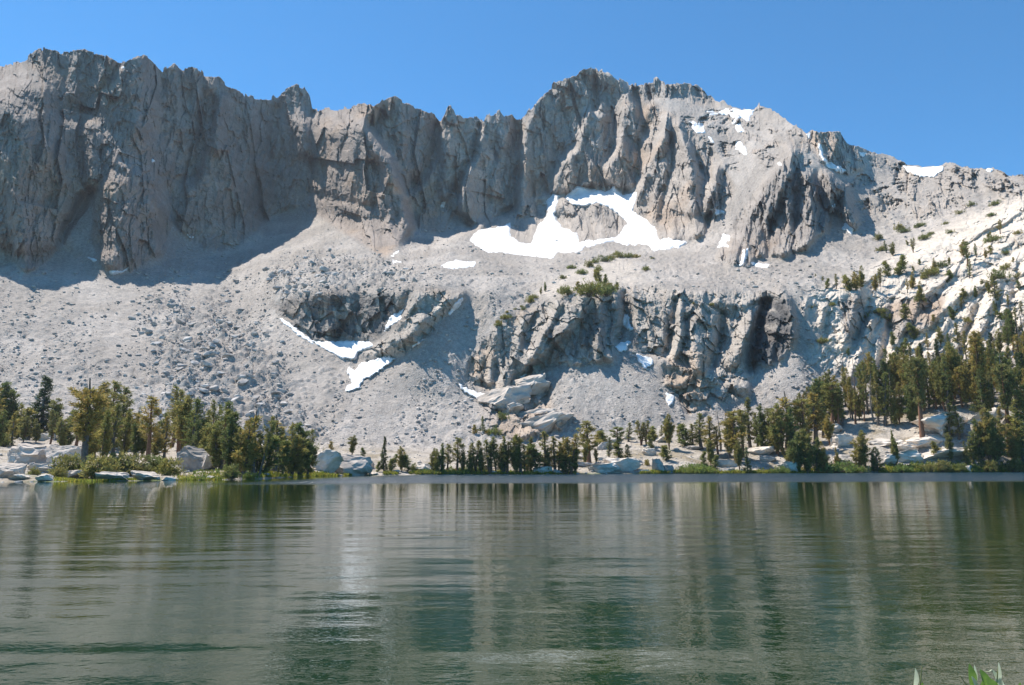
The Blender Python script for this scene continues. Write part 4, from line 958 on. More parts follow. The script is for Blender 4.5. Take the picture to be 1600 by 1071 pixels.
# ---- named rocks by the lake and under the crag: (x, y centre, width px, height px, label, colour, seed)
PALE = (0.60, 0.53, 0.455); GREY = (0.46, 0.40, 0.345); DARK = (0.30, 0.275, 0.25); TAN = (0.46, 0.41, 0.36)
MAT_ROCK = {c: stone_mat("shore granite", c, 2.2, 0.45, 0.24) for c in (PALE, GREY, DARK, TAN)}
SHORE_ROCKS = [
 (33, 708, 84, 36, "long rounded granite slab at the left edge under small boulders", GREY), (92, 713, 52, 32, "rounded granite slab right of a crack in the long left slab", GREY),
 (19, 716, 28, 17, "bright egg shaped boulder standing before the long left slab", PALE), (14, 738, 44, 26, "dark rounded slab at the water's edge in the left corner", GREY), (60, 733, 52, 18, "low grey slab between the long left slab and the water", GREY),
 (25, 746, 24, 10, "thin bright rock at the waterline below the corner slab", PALE), (68, 748, 26, 12, "bright wedge shaped rock at the waterline left of the leaning bushes", PALE), (110, 739, 28, 14, "grey rock at the foot of the big leaning pine", GREY),
 (50, 681, 26, 12, "tan boulder lying on top of the long left slab", TAN), (70, 687, 24, 14, "bright boulder on the right of the top of the long left slab", PALE), (4, 681, 12, 12, "small white boulder on the left frame edge", PALE),
 (172, 746, 60, 15, "long low pale slab at the waterline right of the leaning pine", TAN), (222, 745, 44, 15, "low grey slab at the waterline below the round bush", GREY), (262, 748, 22, 8, "small pale rock at the waterline left of the grass bank", PALE),
 (182, 735, 34, 14, "pale rock behind the long low waterline slab", TAN), (185, 697, 26, 14, "grey boulder half hidden among the pines left of centre", GREY), (215, 696, 30, 14, "dark grey boulder under the second pine group", DARK),
 (298, 716, 56, 44, "big dark boulder in the shade of the left pines", DARK), (322, 724, 14, 26, "narrow pale block leaning on the big dark boulder", GREY), (327, 745, 14, 10, "white rock set in the grass bank", PALE), (347, 750, 22, 4, "flat white stones at the tip of the grass bank", PALE),
 (395, 748, 10, 5, "small white rock by the leaning trunk at the water", PALE), (418, 732, 26, 12, "pale rock seen under the pines near the left point", PALE), (440, 715, 22, 10, "white rock behind the bushy pine on the left point", PALE),
 (505, 722, 50, 40, "bright white outcrop right of the left point pines", PALE), (541, 727, 56, 34, "dark faced rounded boulder beside the bright white outcrop", GREY), (573, 727, 22, 16, "small broken rocks right of the dark faced boulder", GREY),
 (585, 741, 14, 5, "little pale rock at the waterline below the slender pine", PALE), (618, 739, 14, 6, "little grey rock at the waterline below the short pines", GREY), (660, 731, 40, 13, "flat pale slab on the green bank at the lake centre", PALE),
 (690, 737, 12, 6, "small pale rock below the dark bushy pine", PALE), (758, 734, 22, 9, "pale rock between two centre shore pines", PALE), (777, 731, 18, 8, "tan rock behind the centre shore pines", TAN), (772, 741, 12, 5, "white stone at the waterline right of the centre", PALE),
 (845, 737, 30, 14, "pale pointed rock at the waterline below the forked pine", PALE), (878, 739, 28, 8, "flat tan rock at the waterline right of the forked pine", TAN), (915, 727, 26, 8, "grey rock behind the large overhanging slab", GREY),
 (948, 735, 44, 18, "bright sloping slab in front of the large overhanging slab", PALE), (972, 728, 46, 24, "large overhanging slab with a dark front at the shore", PALE), (944, 716, 26, 8, "pale ledge behind the large overhanging slab", PALE),
 (1008, 738, 14, 7, "small pale rock right of the large overhanging slab", PALE), (1030, 730, 20, 22, "upright blotchy boulder on the shore right of the overhanging slab", GREY), (1045, 736, 16, 14, "dark split boulder left of the bright willow bush", DARK),
 (945, 698, 22, 14, "tan boulder on the rise above the overhanging slab", TAN), (958, 692, 26, 8, "pale flat rock on top of the rise", PALE), (985, 684, 20, 7, "pale flat rock between short pines on the rise", PALE), (1018, 708, 20, 12, "pale angular rock below the pines of the rise", PALE),
 (1018, 700, 14, 6, "small white rock on the rise", PALE), (1035, 688, 22, 10, "white rock beside the round crowned pine", PALE), (905, 712, 24, 12, "pale boulder in the gap between centre pines", PALE), (1080, 700, 34, 6, "fallen grey ledge right of the round crowned pine", TAN),
 (1140, 723, 36, 14, "pale slab with dark front right of the bright willow bush", PALE), (1136, 736, 28, 7, "low tan slab at the waterline right of the bright willow bush", TAN), (1162, 737, 10, 6, "round white stone at the waterline by the small green pine", PALE),
 (1190, 706, 44, 16, "white boulder pile in the shade of the tall pines", PALE), (1205, 720, 30, 12, "grey rubble patch under the tall pines", GREY), (1235, 732, 22, 20, "white block at the waterline left of the broad bushy pine", PALE), (1282, 738, 18, 5, "thin pale rock at the waterline below the broad bushy pine", PALE),
 (1320, 697, 40, 22, "pale layered outcrop between the right forest pines", PALE), (1328, 722, 40, 20, "tan boulder left of the dark green waterside pine", TAN), (1280, 730, 18, 8, "small grey rock under the orange tinged bush", GREY),
 (1395, 692, 60, 16, "long white ledge left of the great red trunked pine", PALE), (1500, 662, 110, 40, "white granite dome behind the great red trunked pine", PALE), (1560, 652, 64, 30, "white granite dome at the right between pines", PALE), (1470, 690, 90, 26, "broad white slab right of the great red trunked pine", PALE),
 (1425, 715, 66, 22, "white slab cut by a dark crack near the right shore", PALE), (1495, 712, 100, 22, "low white slab beneath the right shore pines", PALE), (1420, 700, 40, 14, "pale boulder at the foot of the great red trunked pine", PALE), (1590, 655, 50, 40, "white outcrop at the right frame edge", PALE),
 (1385, 722, 30, 18, "pale block right of the dark green waterside pine", TAN), (1515, 735, 14, 12, "split white rock at the waterline on the right bank", PALE), (1548, 690, 40, 16, "pale slab between the right shore pines", PALE), (1590, 700, 40, 20, "pale slab at the right frame edge near the bank", TAN),
 (1300, 670, 30, 14, "pale boulder at the top of the right forest edge", TAN),
 (826, 612, 62, 30, "big square fallen slab under the broad crag", GREY), (800, 640, 22, 10, "small slab wedged below the square fallen slab", GREY), (835, 652, 66, 16, "flat fallen slab between two bigger ones", GREY), (848, 672, 72, 26, "tilted pale fallen slab lowest of the pile", GREY), (785, 630, 56, 30, "pale ribbed slab left of the square fallen slab", GREY),
]
HERO = {}
for n, (cx, cy, w, h, lab, colr) in enumerate(SHORE_ROCKS):
    fallen = cy < 690 and 740 < cx < 900
    ybase = min(cy + h * 0.42, float(np.interp(cx, RXS, ysh)) + 0.0) if not fallen else cy + h * 0.3
    gx_, gy_, gz_ = ground_at(cx, ybase - (0.6 if not fallen else 0))
    wm = w / FPX * gy_ * 1.35; hm = h / FPX * gy_ * 1.45
    if fallen:
        wm *= 1.3; hm *= 1.35
    me = rock_mesh("shore_rock", 900 + n, 1.0, 4 if w > 18 else 3, 0.19, 12 if w < 60 else 15, MAT_ROCK[colr])
    o = link("shore_rock" if not fallen else "fallen_slab", me)
    o.location = (gx_, gy_ + wm * 0.2, gz_ + hm * 0.30)
    o.scale = (wm, max(wm * 0.62, hm * 0.8), hm)
    r2 = random.Random(n)
    o.rotation_euler = (r2.uniform(-0.08, 0.08), r2.uniform(-0.12, 0.12) + (-0.25 if fallen else 0), r2.uniform(-0.3, 0.3))
    o["label"] = lab; o["category"] = "rock"; o["group"] = "rocks and slabs along the shore" if not fallen else "slabs fallen from the crag"
# small stones littering the shore land
N2 = 2600
sx2 = cr.uniform(-10, 1610, N2); yq = np.interp(sx2, RXS, ysh)
f2 = cr.uniform(0, 1, N2) ** 1.6
y1b = np.interp(sx2, [0, 420, 480, 700, 900, 1050, 1230, 1600], [688, 694, 700, 698, 684, 668, 658, 640])
sy2 = yq - 0.4 - f2 * (yq - y1b)
X2, Y2, Z2 = displace(sx2, sy2, False)
vs, ts, cs = [], [], []; off = 0
for k in range(N2):
    V, T = HULLS[int(cr.randint(len(HULLS)))]
    s_ = (1.2 + 1.8 * cr.pareto(2.6)) ; s_ = min(s_, 9) / FPX * Y2[k]
    a = cr.uniform(0, 6.283); ca, sa = math.cos(a), math.sin(a)
    P = V * np.array([s_ * 1.4, s_ * 1.1, s_ * 0.8]); P = np.stack([P[:, 0] * ca - P[:, 1] * sa, P[:, 0] * sa + P[:, 1] * ca, P[:, 2]], 1)
    vs.append(P + np.array([X2[k], Y2[k], max(Z2[k], -0.05) + 0.1 * s_])); ts.append(T + off); off += len(V)
    g = cr.uniform(0.34, 0.56); cs.append(np.tile(np.array([g, g * 0.955, g * 0.90]), (len(V), 1)))
o = link("shore_stones", mesh_from("shore_stones", np.concatenate(vs), np.concatenate(ts), MAT_STONE, np.concatenate(cs)))
o["kind"] = "stuff"; o["label"] = "small pale stones littering the shore"; o["category"] = "stones"
# ------------------------------------------------------------------ trees
def needle_mat(name, dark, light):
    m, nt, p = new_mat(name)
    at = nnode(nt, "ShaderNodeAttribute"); at.attribute_name = "Col"
    oi = nnode(nt, "ShaderNodeObjectInfo")
    r = ramp(nt, oi.outputs["Random"], [(0.0, (0.72, 0.78, 0.80)), (0.35, (0.95, 1.0, 0.9)), (0.7, (1.12, 1.05, 0.88)), (1.0, (1.35, 1.15, 0.95))])
    c = mul(nt, at.outputs["Color"], r.outputs[0])
    nt.links.new(c, p.inputs["Base Color"])
    p.inputs["Roughness"].default_value = 0.75
    p.inputs["Specular IOR Level"].default_value = 0.2
    tr = nnode(nt, "ShaderNodeBsdfTranslucent"); nt.links.new(c, tr.inputs["Color"])
    ms = nnode(nt, "ShaderNodeMixShader"); ms.inputs[0].default_value = 0.40
    nt.links.new(p.outputs[0], ms.inputs[1]); nt.links.new(tr.outputs[0], ms.inputs[2])
    nt.links.new(ms.outputs[0], [n for n in nt.nodes if n.type == 'OUTPUT_MATERIAL'][0].inputs[0])
    return m
MAT_NEEDLE = needle_mat("pine needles", None, None)
def bark_mat(name, c0, c1):
    m, nt, p = new_mat(name)
    tc = nnode(nt, "ShaderNodeTexCoord")
    mp = nnode(nt, "ShaderNodeMapping"); mp.inputs["Scale"].default_value = (6, 6, 1.2); nt.links.new(tc.outputs["Object"], mp.inputs["Vector"])
    n = noise_node(nt, mp.outputs[0], 1.5, 4, 0.7)
    r = ramp(nt, n.outputs["Fac"], [(0.35, c0), (0.65, c1)])
    nt.links.new(r.outputs[0], p.inputs["Base Color"]); p.inputs["Roughness"].default_value = 0.9
    b = nnode(nt, "ShaderNodeBump"); b.inputs["Distance"].default_value = 0.05; nt.links.new(n.outputs["Fac"], b.inputs["Height"]); nt.links.new(b.outputs[0], p.inputs["Normal"])
    return m
MAT_BARK = {"orange": bark_mat("red brown bark", (0.13, 0.06, 0.032), (0.27, 0.135, 0.075)), "grey": bark_mat("grey brown bark", (0.07, 0.055, 0.042), (0.19, 0.155, 0.125)),
            "dead": bark_mat("bleached dead wood", (0.16, 0.13, 0.105), (0.34, 0.29, 0.245))}

class MB:
    def __init__(self):
        self.v = []; self.f = []; self.c = []; self.n = 0
    def tube(self, pts, rad, sides=6):
        pts = [np.array(p, float) for p in pts]
        base = self.n
        for k, p in enumerate(pts):
            t = pts[min(k + 1, len(pts) - 1)] - pts[max(k - 1, 0)]
            t /= np.linalg.norm(t) + 1e-9
            a = np.cross(t, [0.3, 1, 0.1]); a /= np.linalg.norm(a) + 1e-9; b = np.cross(t, a)
            for s in range(sides):
                an = 2 * math.pi * s / sides
                self.v.append(p + rad[k] * (a * math.cos(an) + b * math.sin(an))); self.n += 1
        for k in range(len(pts) - 1):
            for s in range(sides):
                i0 = base + k * sides + s; i1 = base + k * sides + (s + 1) % sides
                self.f.append((i0, i1, i1 + sides)); self.f.append((i0, i1 + sides, i0 + sides))
    def blade(self, p, d, L, w, col, r):
        d = d / (np.linalg.norm(d) + 1e-9)
        s = np.cross(d, [r.gauss(0, 1), r.gauss(0, 1), r.gauss(0, 1)]); s /= np.linalg.norm(s) + 1e-9
        self.v += [p - s * w * 0.35, p + s * w * 0.35, p + d * L * 0.6 + s * w * 0.5, p + d * L, p + d * L * 0.6 - s * w * 0.5]
        i = self.n; self.n += 5
        self.f += [(i, i + 1, i + 2), (i, i + 2, i + 4), (i + 4, i + 2, i + 3)]
        self.c += [col] * 5
    def mesh(self, name, mat):
        return mesh_from(name, np.array(self.v), np.array(self.f), mat, np.array(self.c) if self.c else None)

def tuft(mb, p, d, r, size, n, col):
    """a brush of needles round a twig end"""
    shade = r.uniform(0.72, 1.3)
    c = np.array(col) * shade * np.array([r.uniform(0.9, 1.15), 1.0, r.uniform(0.85, 1.1)])
    for _ in range(n):
        q = p + np.array([r.gauss(0, 1), r.gauss(0, 1), r.gauss(0, 1)]) * size * 0.30
        dd = d * 0.8 + np.array([r.gauss(0, 1), r.gauss(0, 1), r.gauss(0, 0.9) + 0.25])
        mb.blade(q, dd, size * r.uniform(0.6, 1.1), size * r.uniform(0.15, 0.30), c, r)

OLIVE = (0.27, 0.25, 0.09); GREEN = (0.20, 0.22, 0.08); DARKG = (0.08, 0.11, 0.05); BRIGHT = (0.21, 0.27, 0.08)
def pine_proto(seed, H=12.0, width=3.0, bare=0.25, stems=1, col=OLIVE, bark="orange", profile="column", dens=1.0, lean=0.0, deadtop=False, trunk_r=0.028):
    r = random.Random(seed)
    tm = MB(); cm = MB()
    for st in range(stems):
        hh = H * (1.0 if st == 0 else r.uniform(0.6, 0.95))
        az = r.uniform(0, 6.28); ln = (0.10 + 0.12 * r.random()) * (0 if stems == 1 else 1)
        bx, by = math.cos(az) * ln, math.sin(az) * ln
        ph = r.uniform(0, 6.28); wv = r.uniform(0.1, 0.35)
        def axis(z):
            t = z / hh
            return np.array([bx * z * (1 - 0.45 * t) + wv * math.sin(3.1 * t + ph) - wv * math.sin(ph) + lean * z * (1 - 0.35 * t), by * z * (1 - 0.45 * t) + wv * math.cos(2.6 * t + ph) - wv * math.cos(ph), z])
        R0t = hh * trunk_r * (1.0 if stems == 1 else 0.7)
        zs = np.linspace(-0.4, hh * (1.0 if deadtop else 0.95), 9)
        tm.tube([axis(z) for z in zs], [max(0.03, R0t * (1.25 if z < 0.3 else 1) * (1 - 0.86 * max(z, 0) / hh)) for z in zs], 7)
        wid = width * (1 if stems == 1 else 0.62)
        z0 = hh * bare * r.uniform(0.8, 1.15)
        nl = int(54 * dens * (1 if stems == 1 else 0.62) * max(1.0, hh / 12))
        lob = [r.uniform(0.55, 1.25) for _ in range(9)]
        topz = hh * (0.86 if deadtop else 0.985)
        for k in range(nl):
            t = (k + r.random()) / nl
            z = z0 + (topz - z0) * t
            u = t * 8; iu = int(u); lb = lob[iu] * (1 - (u - iu)) + lob[min(iu + 1, 8)] * (u - iu)
            if profile == "column":
                w = (0.55 + 0.55 * math.sin(math.pi * min(1, t * 1.15 + 0.1))) * (1 if t < 0.86 else (1.0 - t) / 0.14 * 0.75 + 0.25)
            elif profile == "cone":
                w = 1.12 * (1 - t) ** 0.8 + 0.10
            elif profile == "round":
                w = 1.15 * math.sqrt(max(0.02, 1 - (2 * t - 0.95) ** 2)) + 0.1
            else:  # flare: wider above
                w = 0.45 + 0.8 * t if t < 0.8 else (1 - t) / 0.2 * 0.85 + 0.25
            L = 0.5 * wid * w * lb * r.uniform(0.55, 1.25)
            a = r.uniform(0, 6.28)
            p0 = axis(z)
            rise = r.uniform(0.15, 0.85) if profile != "cone" else r.uniform(-0.25, 0.25)
            d = np.array([math.cos(a), math.sin(a), rise]); d /= np.linalg.norm(d)
            p1 = p0 + d * L * 0.55; p2 = p0 + d * L + np.array([0, 0, 0.12 * L])
            tm.tube([p0, p1, p2], [0.055, 0.035, 0.012], 3)
            nt_ = max(2, int(L / 0.30))
            for j in range(nt_):
                f = 0.38 + 0.62 * (j + r.random()) / nt_
                q = p0 + (p2 - p0) * f
                tuft(cm, q, d, r, r.uniform(0.34, 0.62), 11, col)
        for k in range(int(5 * bare * 4)):          # dead stubs on the bare stem
            z = r.uniform(0.12, max(0.13, bare)) * hh; a = r.uniform(0, 6.28)
            p0 = axis(z); p1 = p0 + np.array([math.cos(a), math.sin(a), r.uniform(-0.2, 0.3)]) * r.uniform(0.3, 1.1)
            tm.tube([p0, p1], [0.04, 0.012], 3)
        if not deadtop:
            tuft(cm, axis(hh * 0.97), np.array([0, 0, 1.0]), r, 0.45, 12, col)
    return tm.mesh("pine_trunk", MAT_BARK[bark]), cm.mesh("pine_crown", MAT_NEEDLE), H

def shrub_proto(seed, H=2.0, W=4.0, col=GREEN, dens=1.0, fine=0.35):
    r = random.Random(seed)
    tm = MB(); cm = MB()
    nst = int(14 * dens)
    lob = [(r.uniform(-0.5, 0.5) * W * 0.7, r.uniform(-0.35, 0.35) * W * 0.6, r.uniform(0.55, 1.0)) for _ in range(5)]
    for k in range(nst * 5):
        lx, ly, lh = r.choice(lob)
        a = r.uniform(0, 6.28); rr = math.sqrt(r.random()) * W * 0.26
        x = lx * 0.75 + rr * math.cos(a); y = ly * 0.75 + rr * math.sin(a)
        z = H * lh * math.sqrt(max(0.05, 1 - (rr / (W * 0.28)) ** 2)) * r.uniform(0.35, 1.0)
        p = np.array([x, y, z])
        if k % 5 == 0:
            tm.tube([np.array([lx * 0.3, ly * 0.3, -0.15]), np.array([x * 0.6, y * 0.6, z * 0.55]), p], [0.05, 0.035, 0.012], 4)
        tuft(cm, p, np.array([x, y, 1.0 + z]) / 2, r, fine * r.uniform(0.8, 1.2), 9, col)
        tuft(cm, p * np.array([1, 1, 0.5]), np.array([x, y, 0.5]) / 2, r, fine * r.uniform(0.8, 1.2), 7, col)
    return tm.mesh("shrub_stems", MAT_BARK["grey"]), cm.mesh("shrub_foliage", MAT_NEEDLE), H

def snag_proto(seed, H=9.0):
    r = random.Random(seed); tm = MB()
    zs = np.linspace(-0.3, H, 8); ph = r.uniform(0, 6)
    ax = lambda z: np.array([0.25 * math.sin(z * 0.5 + ph), 0.2 * math.cos(z * 0.4 + ph), z])
    tm.tube([ax(z) for z in zs], [max(0.03, 0.24 * (1 - 0.9 * max(z, 0) / H)) for z in zs], 6)
    for k in range(26):
        z = H * r.uniform(0.25, 0.97); a = r.uniform(0, 6.28); L = r.uniform(0.4, 1.5) * (1.1 - z / H)
        p0 = ax(z); d = np.array([math.cos(a), math.sin(a), r.uniform(-0.1, 0.5)])
        tm.tube([p0, p0 + d * L * 0.6, p0 + d * L + np.array([0, 0, 0.15])], [0.045, 0.03, 0.01], 3)
    return tm.mesh("snag_trunk", MAT_BARK["dead"]), None, H

PROTO = {
 "fox": [pine_proto(1, 13, 3.4, 0.28, 1, OLIVE, "orange", "column"), pine_proto(2, 13, 3.0, 0.20, 1, OLIVE, "grey", "column"), pine_proto(3, 13, 3.6, 0.30, 1, GREEN, "orange", "flare"), pine_proto(4, 13, 2.7, 0.15, 1, OLIVE, "grey", "column", 1.1), pine_proto(5, 13, 3.2, 0.22, 2, OLIVE, "orange", "column", 1.2), pine_proto(41, 13, 2.4, 0.12, 1, GREEN, "grey", "column", 1.1)],
 "clump": [pine_proto(6, 10, 4.4, 0.10, 4, OLIVE, "grey", "column", 1.1), pine_proto(7, 10, 4.8, 0.14, 5, OLIVE, "grey", "flare", 1.0), pine_proto(8, 10, 4.0, 0.08, 3, GREEN, "grey", "column", 1.2), pine_proto(42, 10, 4.2, 0.12, 4, OLIVE, "orange", "round", 1.1)],
 "fir": [pine_proto(9, 12, 3.6, 0.05, 1, DARKG, "grey", "cone", 2.0), pine_proto(10, 12, 4.2, 0.04, 1, GREEN, "grey", "cone", 1.7)],
 "round": [pine_proto(11, 9, 5.0, 0.22, 3, OLIVE, "orange", "round", 1.5), pine_proto(12, 9, 5.5, 0.08, 4, GREEN, "grey", "round", 1.5)],
 "small": [pine_proto(13, 5, 2.2, 0.05, 1, GREEN, "grey", "column", 0.9), pine_proto(14, 5, 2.5, 0.05, 2, GREEN, "grey", "column", 0.9), pine_proto(15, 5, 1.8, 0.05, 1, OLIVE, "grey", "column", 0.8)],
 "thin": [pine_proto(16, 11, 1.6, 0.35, 1, OLIVE, "orange", "column", 0.6, 0, True), pine_proto(17, 11, 1.9, 0.25, 1, OLIVE, "grey", "column", 0.6, 0, True)],
 "giant": [pine_proto(18, 16, 4.6, 0.42, 1, OLIVE, "orange", "flare", 1.5, 0.0, False, 0.038), pine_proto(19, 16, 4.2, 0.45, 1, OLIVE, "orange", "round", 1.3, 0.0, False, 0.034)],
 "lean": [pine_proto(20, 14, 4.8, 0.33, 1, OLIVE, "grey", "flare", 1.5, -0.10, True, 0.036), pine_proto(21, 11, 3.2, 0.4, 1, OLIVE, "grey", "flare", 0.9, 0.32, False, 0.028)],
 "snag": [snag_proto(22)],
 "krum": [shrub_proto(23, 1.6, 4.5, GREEN), shrub_proto(24, 1.8, 3.8, OLIVE), shrub_proto(25, 1.3, 5.0, GREEN)],
 "bush": [shrub_proto(26, 2.6, 4.4, OLIVE, 1.6, 0.4), shrub_proto(27, 2.8, 4.0, GREEN, 1.6, 0.4)],
 "willow": [shrub_proto(28, 1.6, 4.6, BRIGHT, 2.0, 0.28), shrub_proto(29, 1.4, 5.2, BRIGHT, 2.0, 0.28)],
}
KINDNAME = {"fox": ("pine_tree", "columnar pine"), "clump": ("pine_tree", "many stemmed bushy pine"), "fir": ("fir_tree", "dense dark conical fir"), "round": ("pine_tree", "broad round crowned pine"), "small": ("young_pine", "short young pine"),
            "thin": ("pine_tree", "thin pine with a bare dead top"), "giant": ("pine_tree", "great pine with a bare reddish trunk"), "lean": ("pine_tree", "leaning pine"), "snag": ("dead_tree", "bare dead snag"),
            "krum": ("shrub", "low dark green mat shrub"), "bush": ("bush", "rounded olive bush"), "willow": ("willow_bush", "bright green willow bush")}
CATNAME = {"fox": "pine tree", "clump": "pine tree", "fir": "fir tree", "round": "pine tree", "small": "young pine", "thin": "pine tree", "giant": "pine tree", "lean": "pine tree", "snag": "dead tree", "krum": "shrub", "bush": "bush", "willow": "bush"}
PLANTS = []      # (x, ybase, ytop, kind, width factor, region)
def P(region, *items):
    for it in items:
        PLANTS.append((it[0], it[1], it[2], it[3], it[4] if len(it) > 4 else 1.0, region, it[5] if len(it) > 5 else None))
P("on the left shore", (-14, 690, 604, "fox"), (8, 682, 598, "round", 0.8), (26, 688, 632, "clump"), (66, 688, 588, "fir", 1.15), (44, 690, 640, "small"), (86, 690, 622, "clump"), (131, 738, 590, "lean", 1.0, 0),
  (152, 704, 597, "fox", 1.2), (168, 702, 596, "fox"), (185, 698, 605, "fox", 1.1), (104, 700, 640, "clump"), (140, 725, 655, "clump", 0.9), (165, 715, 660, "clump", 0.8), (205, 706, 645, "clump", 0.9), (216, 700, 636, "thin"),
  (230, 722, 620, "fox", 1.0, 0), (250, 705, 645, "clump"), (268, 700, 602, "fox", 1.1), (278, 708, 622, "fox", 1.2), (292, 712, 620, "round", 0.8), (304, 716, 622, "fox", 1.2), (318, 716, 640, "clump"), (331, 728, 624, "fox", 0.8),
  (346, 736, 627, "fox", 1.1), (358, 742, 648, "clump"), (368, 740, 646, "fox", 1.2), (380, 745, 655, "clump", 1.1), (394, 744, 638, "thin", 1.3), (386, 740, 658, "fox", 1.0), (404, 748, 658, "lean", 0.8, 1), (419, 742, 650, "fox", 0.8), (428, 742, 648, "thin", 1.4),
  (442, 743, 668, "clump", 1.0), (456, 745, 664, "clump", 1.1), (470, 745, 662, "round", 0.8), (480, 744, 672, "clump", 0.9))
P("on the left shore", (-4, 700, 640, "clump"), (18, 696, 645, "fox"), (36, 694, 650, "clump"), (56, 694, 655, "clump"), (78, 696, 640, "fox"), (96, 704, 652, "clump"), (116, 712, 640, "fox", 1.2), (144, 716, 618, "fox", 1.2), (160, 720, 640, "clump"), (176, 716, 630, "fox", 1.2), (192, 712, 640, "clump"), (212, 716, 660, "clump"), (222, 716, 655, "clump"), (240, 718, 664, "clump"), (256, 718, 650, "fox"), (283, 706, 650, "clump"), (312, 720, 655, "clump"),
  (324, 732, 660, "clump", 1.1), (338, 736, 660, "clump"), (352, 740, 640, "fox"), (376, 744, 668, "clump"), (400, 742, 680, "clump"), (412, 744, 684, "small", 1.3), (450, 744, 690, "clump"), (466, 745, 680, "clump"), (435, 742, 690, "small"))
P("on the left shore", (110, 742, 705, "bush"), (90, 746, 727, "bush", 0.8), (150, 745, 706, "bush", 1.0), (206, 740, 702, "bush", 1.3), (235, 738, 708, "bush", 1.1), (260, 742, 712, "bush", 1.1), (365, 748, 722, "bush", 1.0), (8, 697, 676, "bush"), (48, 742, 728, "krum", 0.6), (175, 732, 712, "bush", 0.8), (300, 700, 678, "bush", 1.3), (392, 748, 733, "willow", 0.5))
P("behind the white outcrop", (550, 715, 680, "clump", 1.2), (518, 706, 690, "small"), (568, 718, 700, "small", 1.2), (505, 708, 700, "krum", 0.5))
P("just right of the white outcrop", (600, 738, 682, "fir", 0.55), (612, 737, 710, "small"), (627, 738, 697, "clump", 0.9), (637, 738, 712, "small", 1.2), (590, 738, 722, "small"), (646, 736, 722, "krum", 0.4))
P("on the centre shore", (677, 738, 700, "clump"), (690, 740, 693, "clump", 0.8), (699, 739, 694, "fox", 1.1), (714, 739, 684, "fox", 1.1), (722, 739, 694, "clump", 0.7), (733, 740, 695, "clump"), (744, 740, 688, "fox", 1.2), (753, 741, 690, "clump", 0.8), (764, 741, 683, "fox", 1.4), (768, 741, 692, "fox", 1.1),
  (785, 741, 682, "clump", 0.8), (793, 741, 690, "fox", 1.3), (806, 741, 679, "round", 0.6), (814, 741, 684, "fox", 1.4), (829, 736, 683, "fox", 1.1), (824, 738, 704, "small"), (852, 738, 674, "fox", 1.3), (857, 740, 700, "clump", 0.6), (867, 738, 682, "fox", 1.3), (879, 736, 684, "clump", 0.7), (892, 742, 679, "fox", 1.4), (886, 742, 702, "small", 1.2), (898, 728, 690, "fox"))
P("on the centre shore", (683, 740, 701, "clump", 0.8), (775, 741, 690, "fox"), (788, 741, 686, "fox"), (820, 740, 694, "fox"), (840, 738, 696, "small", 1.3), (873, 740, 690, "fox"), (884, 741, 688, "fox"), (899, 741, 692, "clump", 0.6))
P("on the rise right of centre", (920, 722, 658, "fox", 1.5), (914, 728, 690, "clump", 0.8), (938, 696, 674, "small", 1.6), (932, 722, 700, "clump", 0.8), (945, 700, 674, "small", 1.3), (951, 716, 683, "fox"), (968, 716, 667, "fox", 1.4), (981, 716, 694, "fir", 1.1), (969, 718, 694, "small", 1.3), (982, 690, 660, "fox", 1.3), (1002, 698, 657, "fox", 1.5), (1010, 697, 658, "fox", 1.2),
  (1023, 688, 666, "small", 1.2), (1018, 702, 680, "small"), (1033, 690, 664, "fox"), (1046, 704, 648, "round", 0.75), (1062, 692, 663, "fox", 1.1), (1042, 722, 697, "small", 1.4), (1036, 716, 698, "small"), (955, 728, 716, "krum", 0.4), (1012, 728, 714, "krum", 0.5), (1028, 728, 720, "krum", 0.3))
P("below the crag", (1072, 698, 664, "small", 1.2), (1083, 700, 662, "fox", 1.2), (1096, 700, 645, "fox", 1.5), (1112, 712, 650, "fox", 1.3), (1125, 704, 640, "snag"), (1111, 726, 686, "clump", 0.8), (1122, 712, 666, "fox", 1.2), (1098, 727, 706, "small"), (1116, 732, 712, "small"))
P("in the right shore forest", (1138, 716, 636, "snag", 0.8), (1140, 716, 648, "clump"), (1152, 722, 642, "fox", 1.3), (1161, 715, 641, "giant", 0.9, 0), (1172, 700, 621, "fox", 1.1), (1156, 736, 688, "round", 0.7), (1168, 740, 698, "fir", 0.8), (1184, 702, 645, "fox"), (1192, 706, 634, "clump"), (1204, 704, 638, "fox", 1.2), (1215, 712, 630, "clump", 1.1), (1222, 702, 636, "fox"),
  (1231, 700, 612, "thin", 1.6), (1240, 712, 635, "clump"), (1254, 704, 624, "fox", 1.2), (1246, 738, 680, "round", 0.9), (1262, 740, 672, "round", 0.8), (1276, 738, 684, "clump", 1.1), (1236, 735, 695, "clump", 0.9), (1290, 738, 690, "clump", 0.9), (1297, 700, 648, "round", 0.7), (1275, 690, 614, "fox", 1.4), (1286, 685, 622, "fox"), (1226, 716, 700, "small"),
  (1264, 690, 630, "fox"), (1300, 672, 598, "fox", 1.2), (1312, 672, 608, "fox"), (1310, 735, 700, "clump", 0.7), (1345, 735, 676, "clump", 1.1), (1352, 732, 672, "fox", 1.2), (1372, 738, 698, "fir", 1.1), (1366, 738, 704, "clump"), (1400, 728, 686, "round", 0.6), (1396, 700, 672, "clump", 0.7))
rf = random.Random(77)
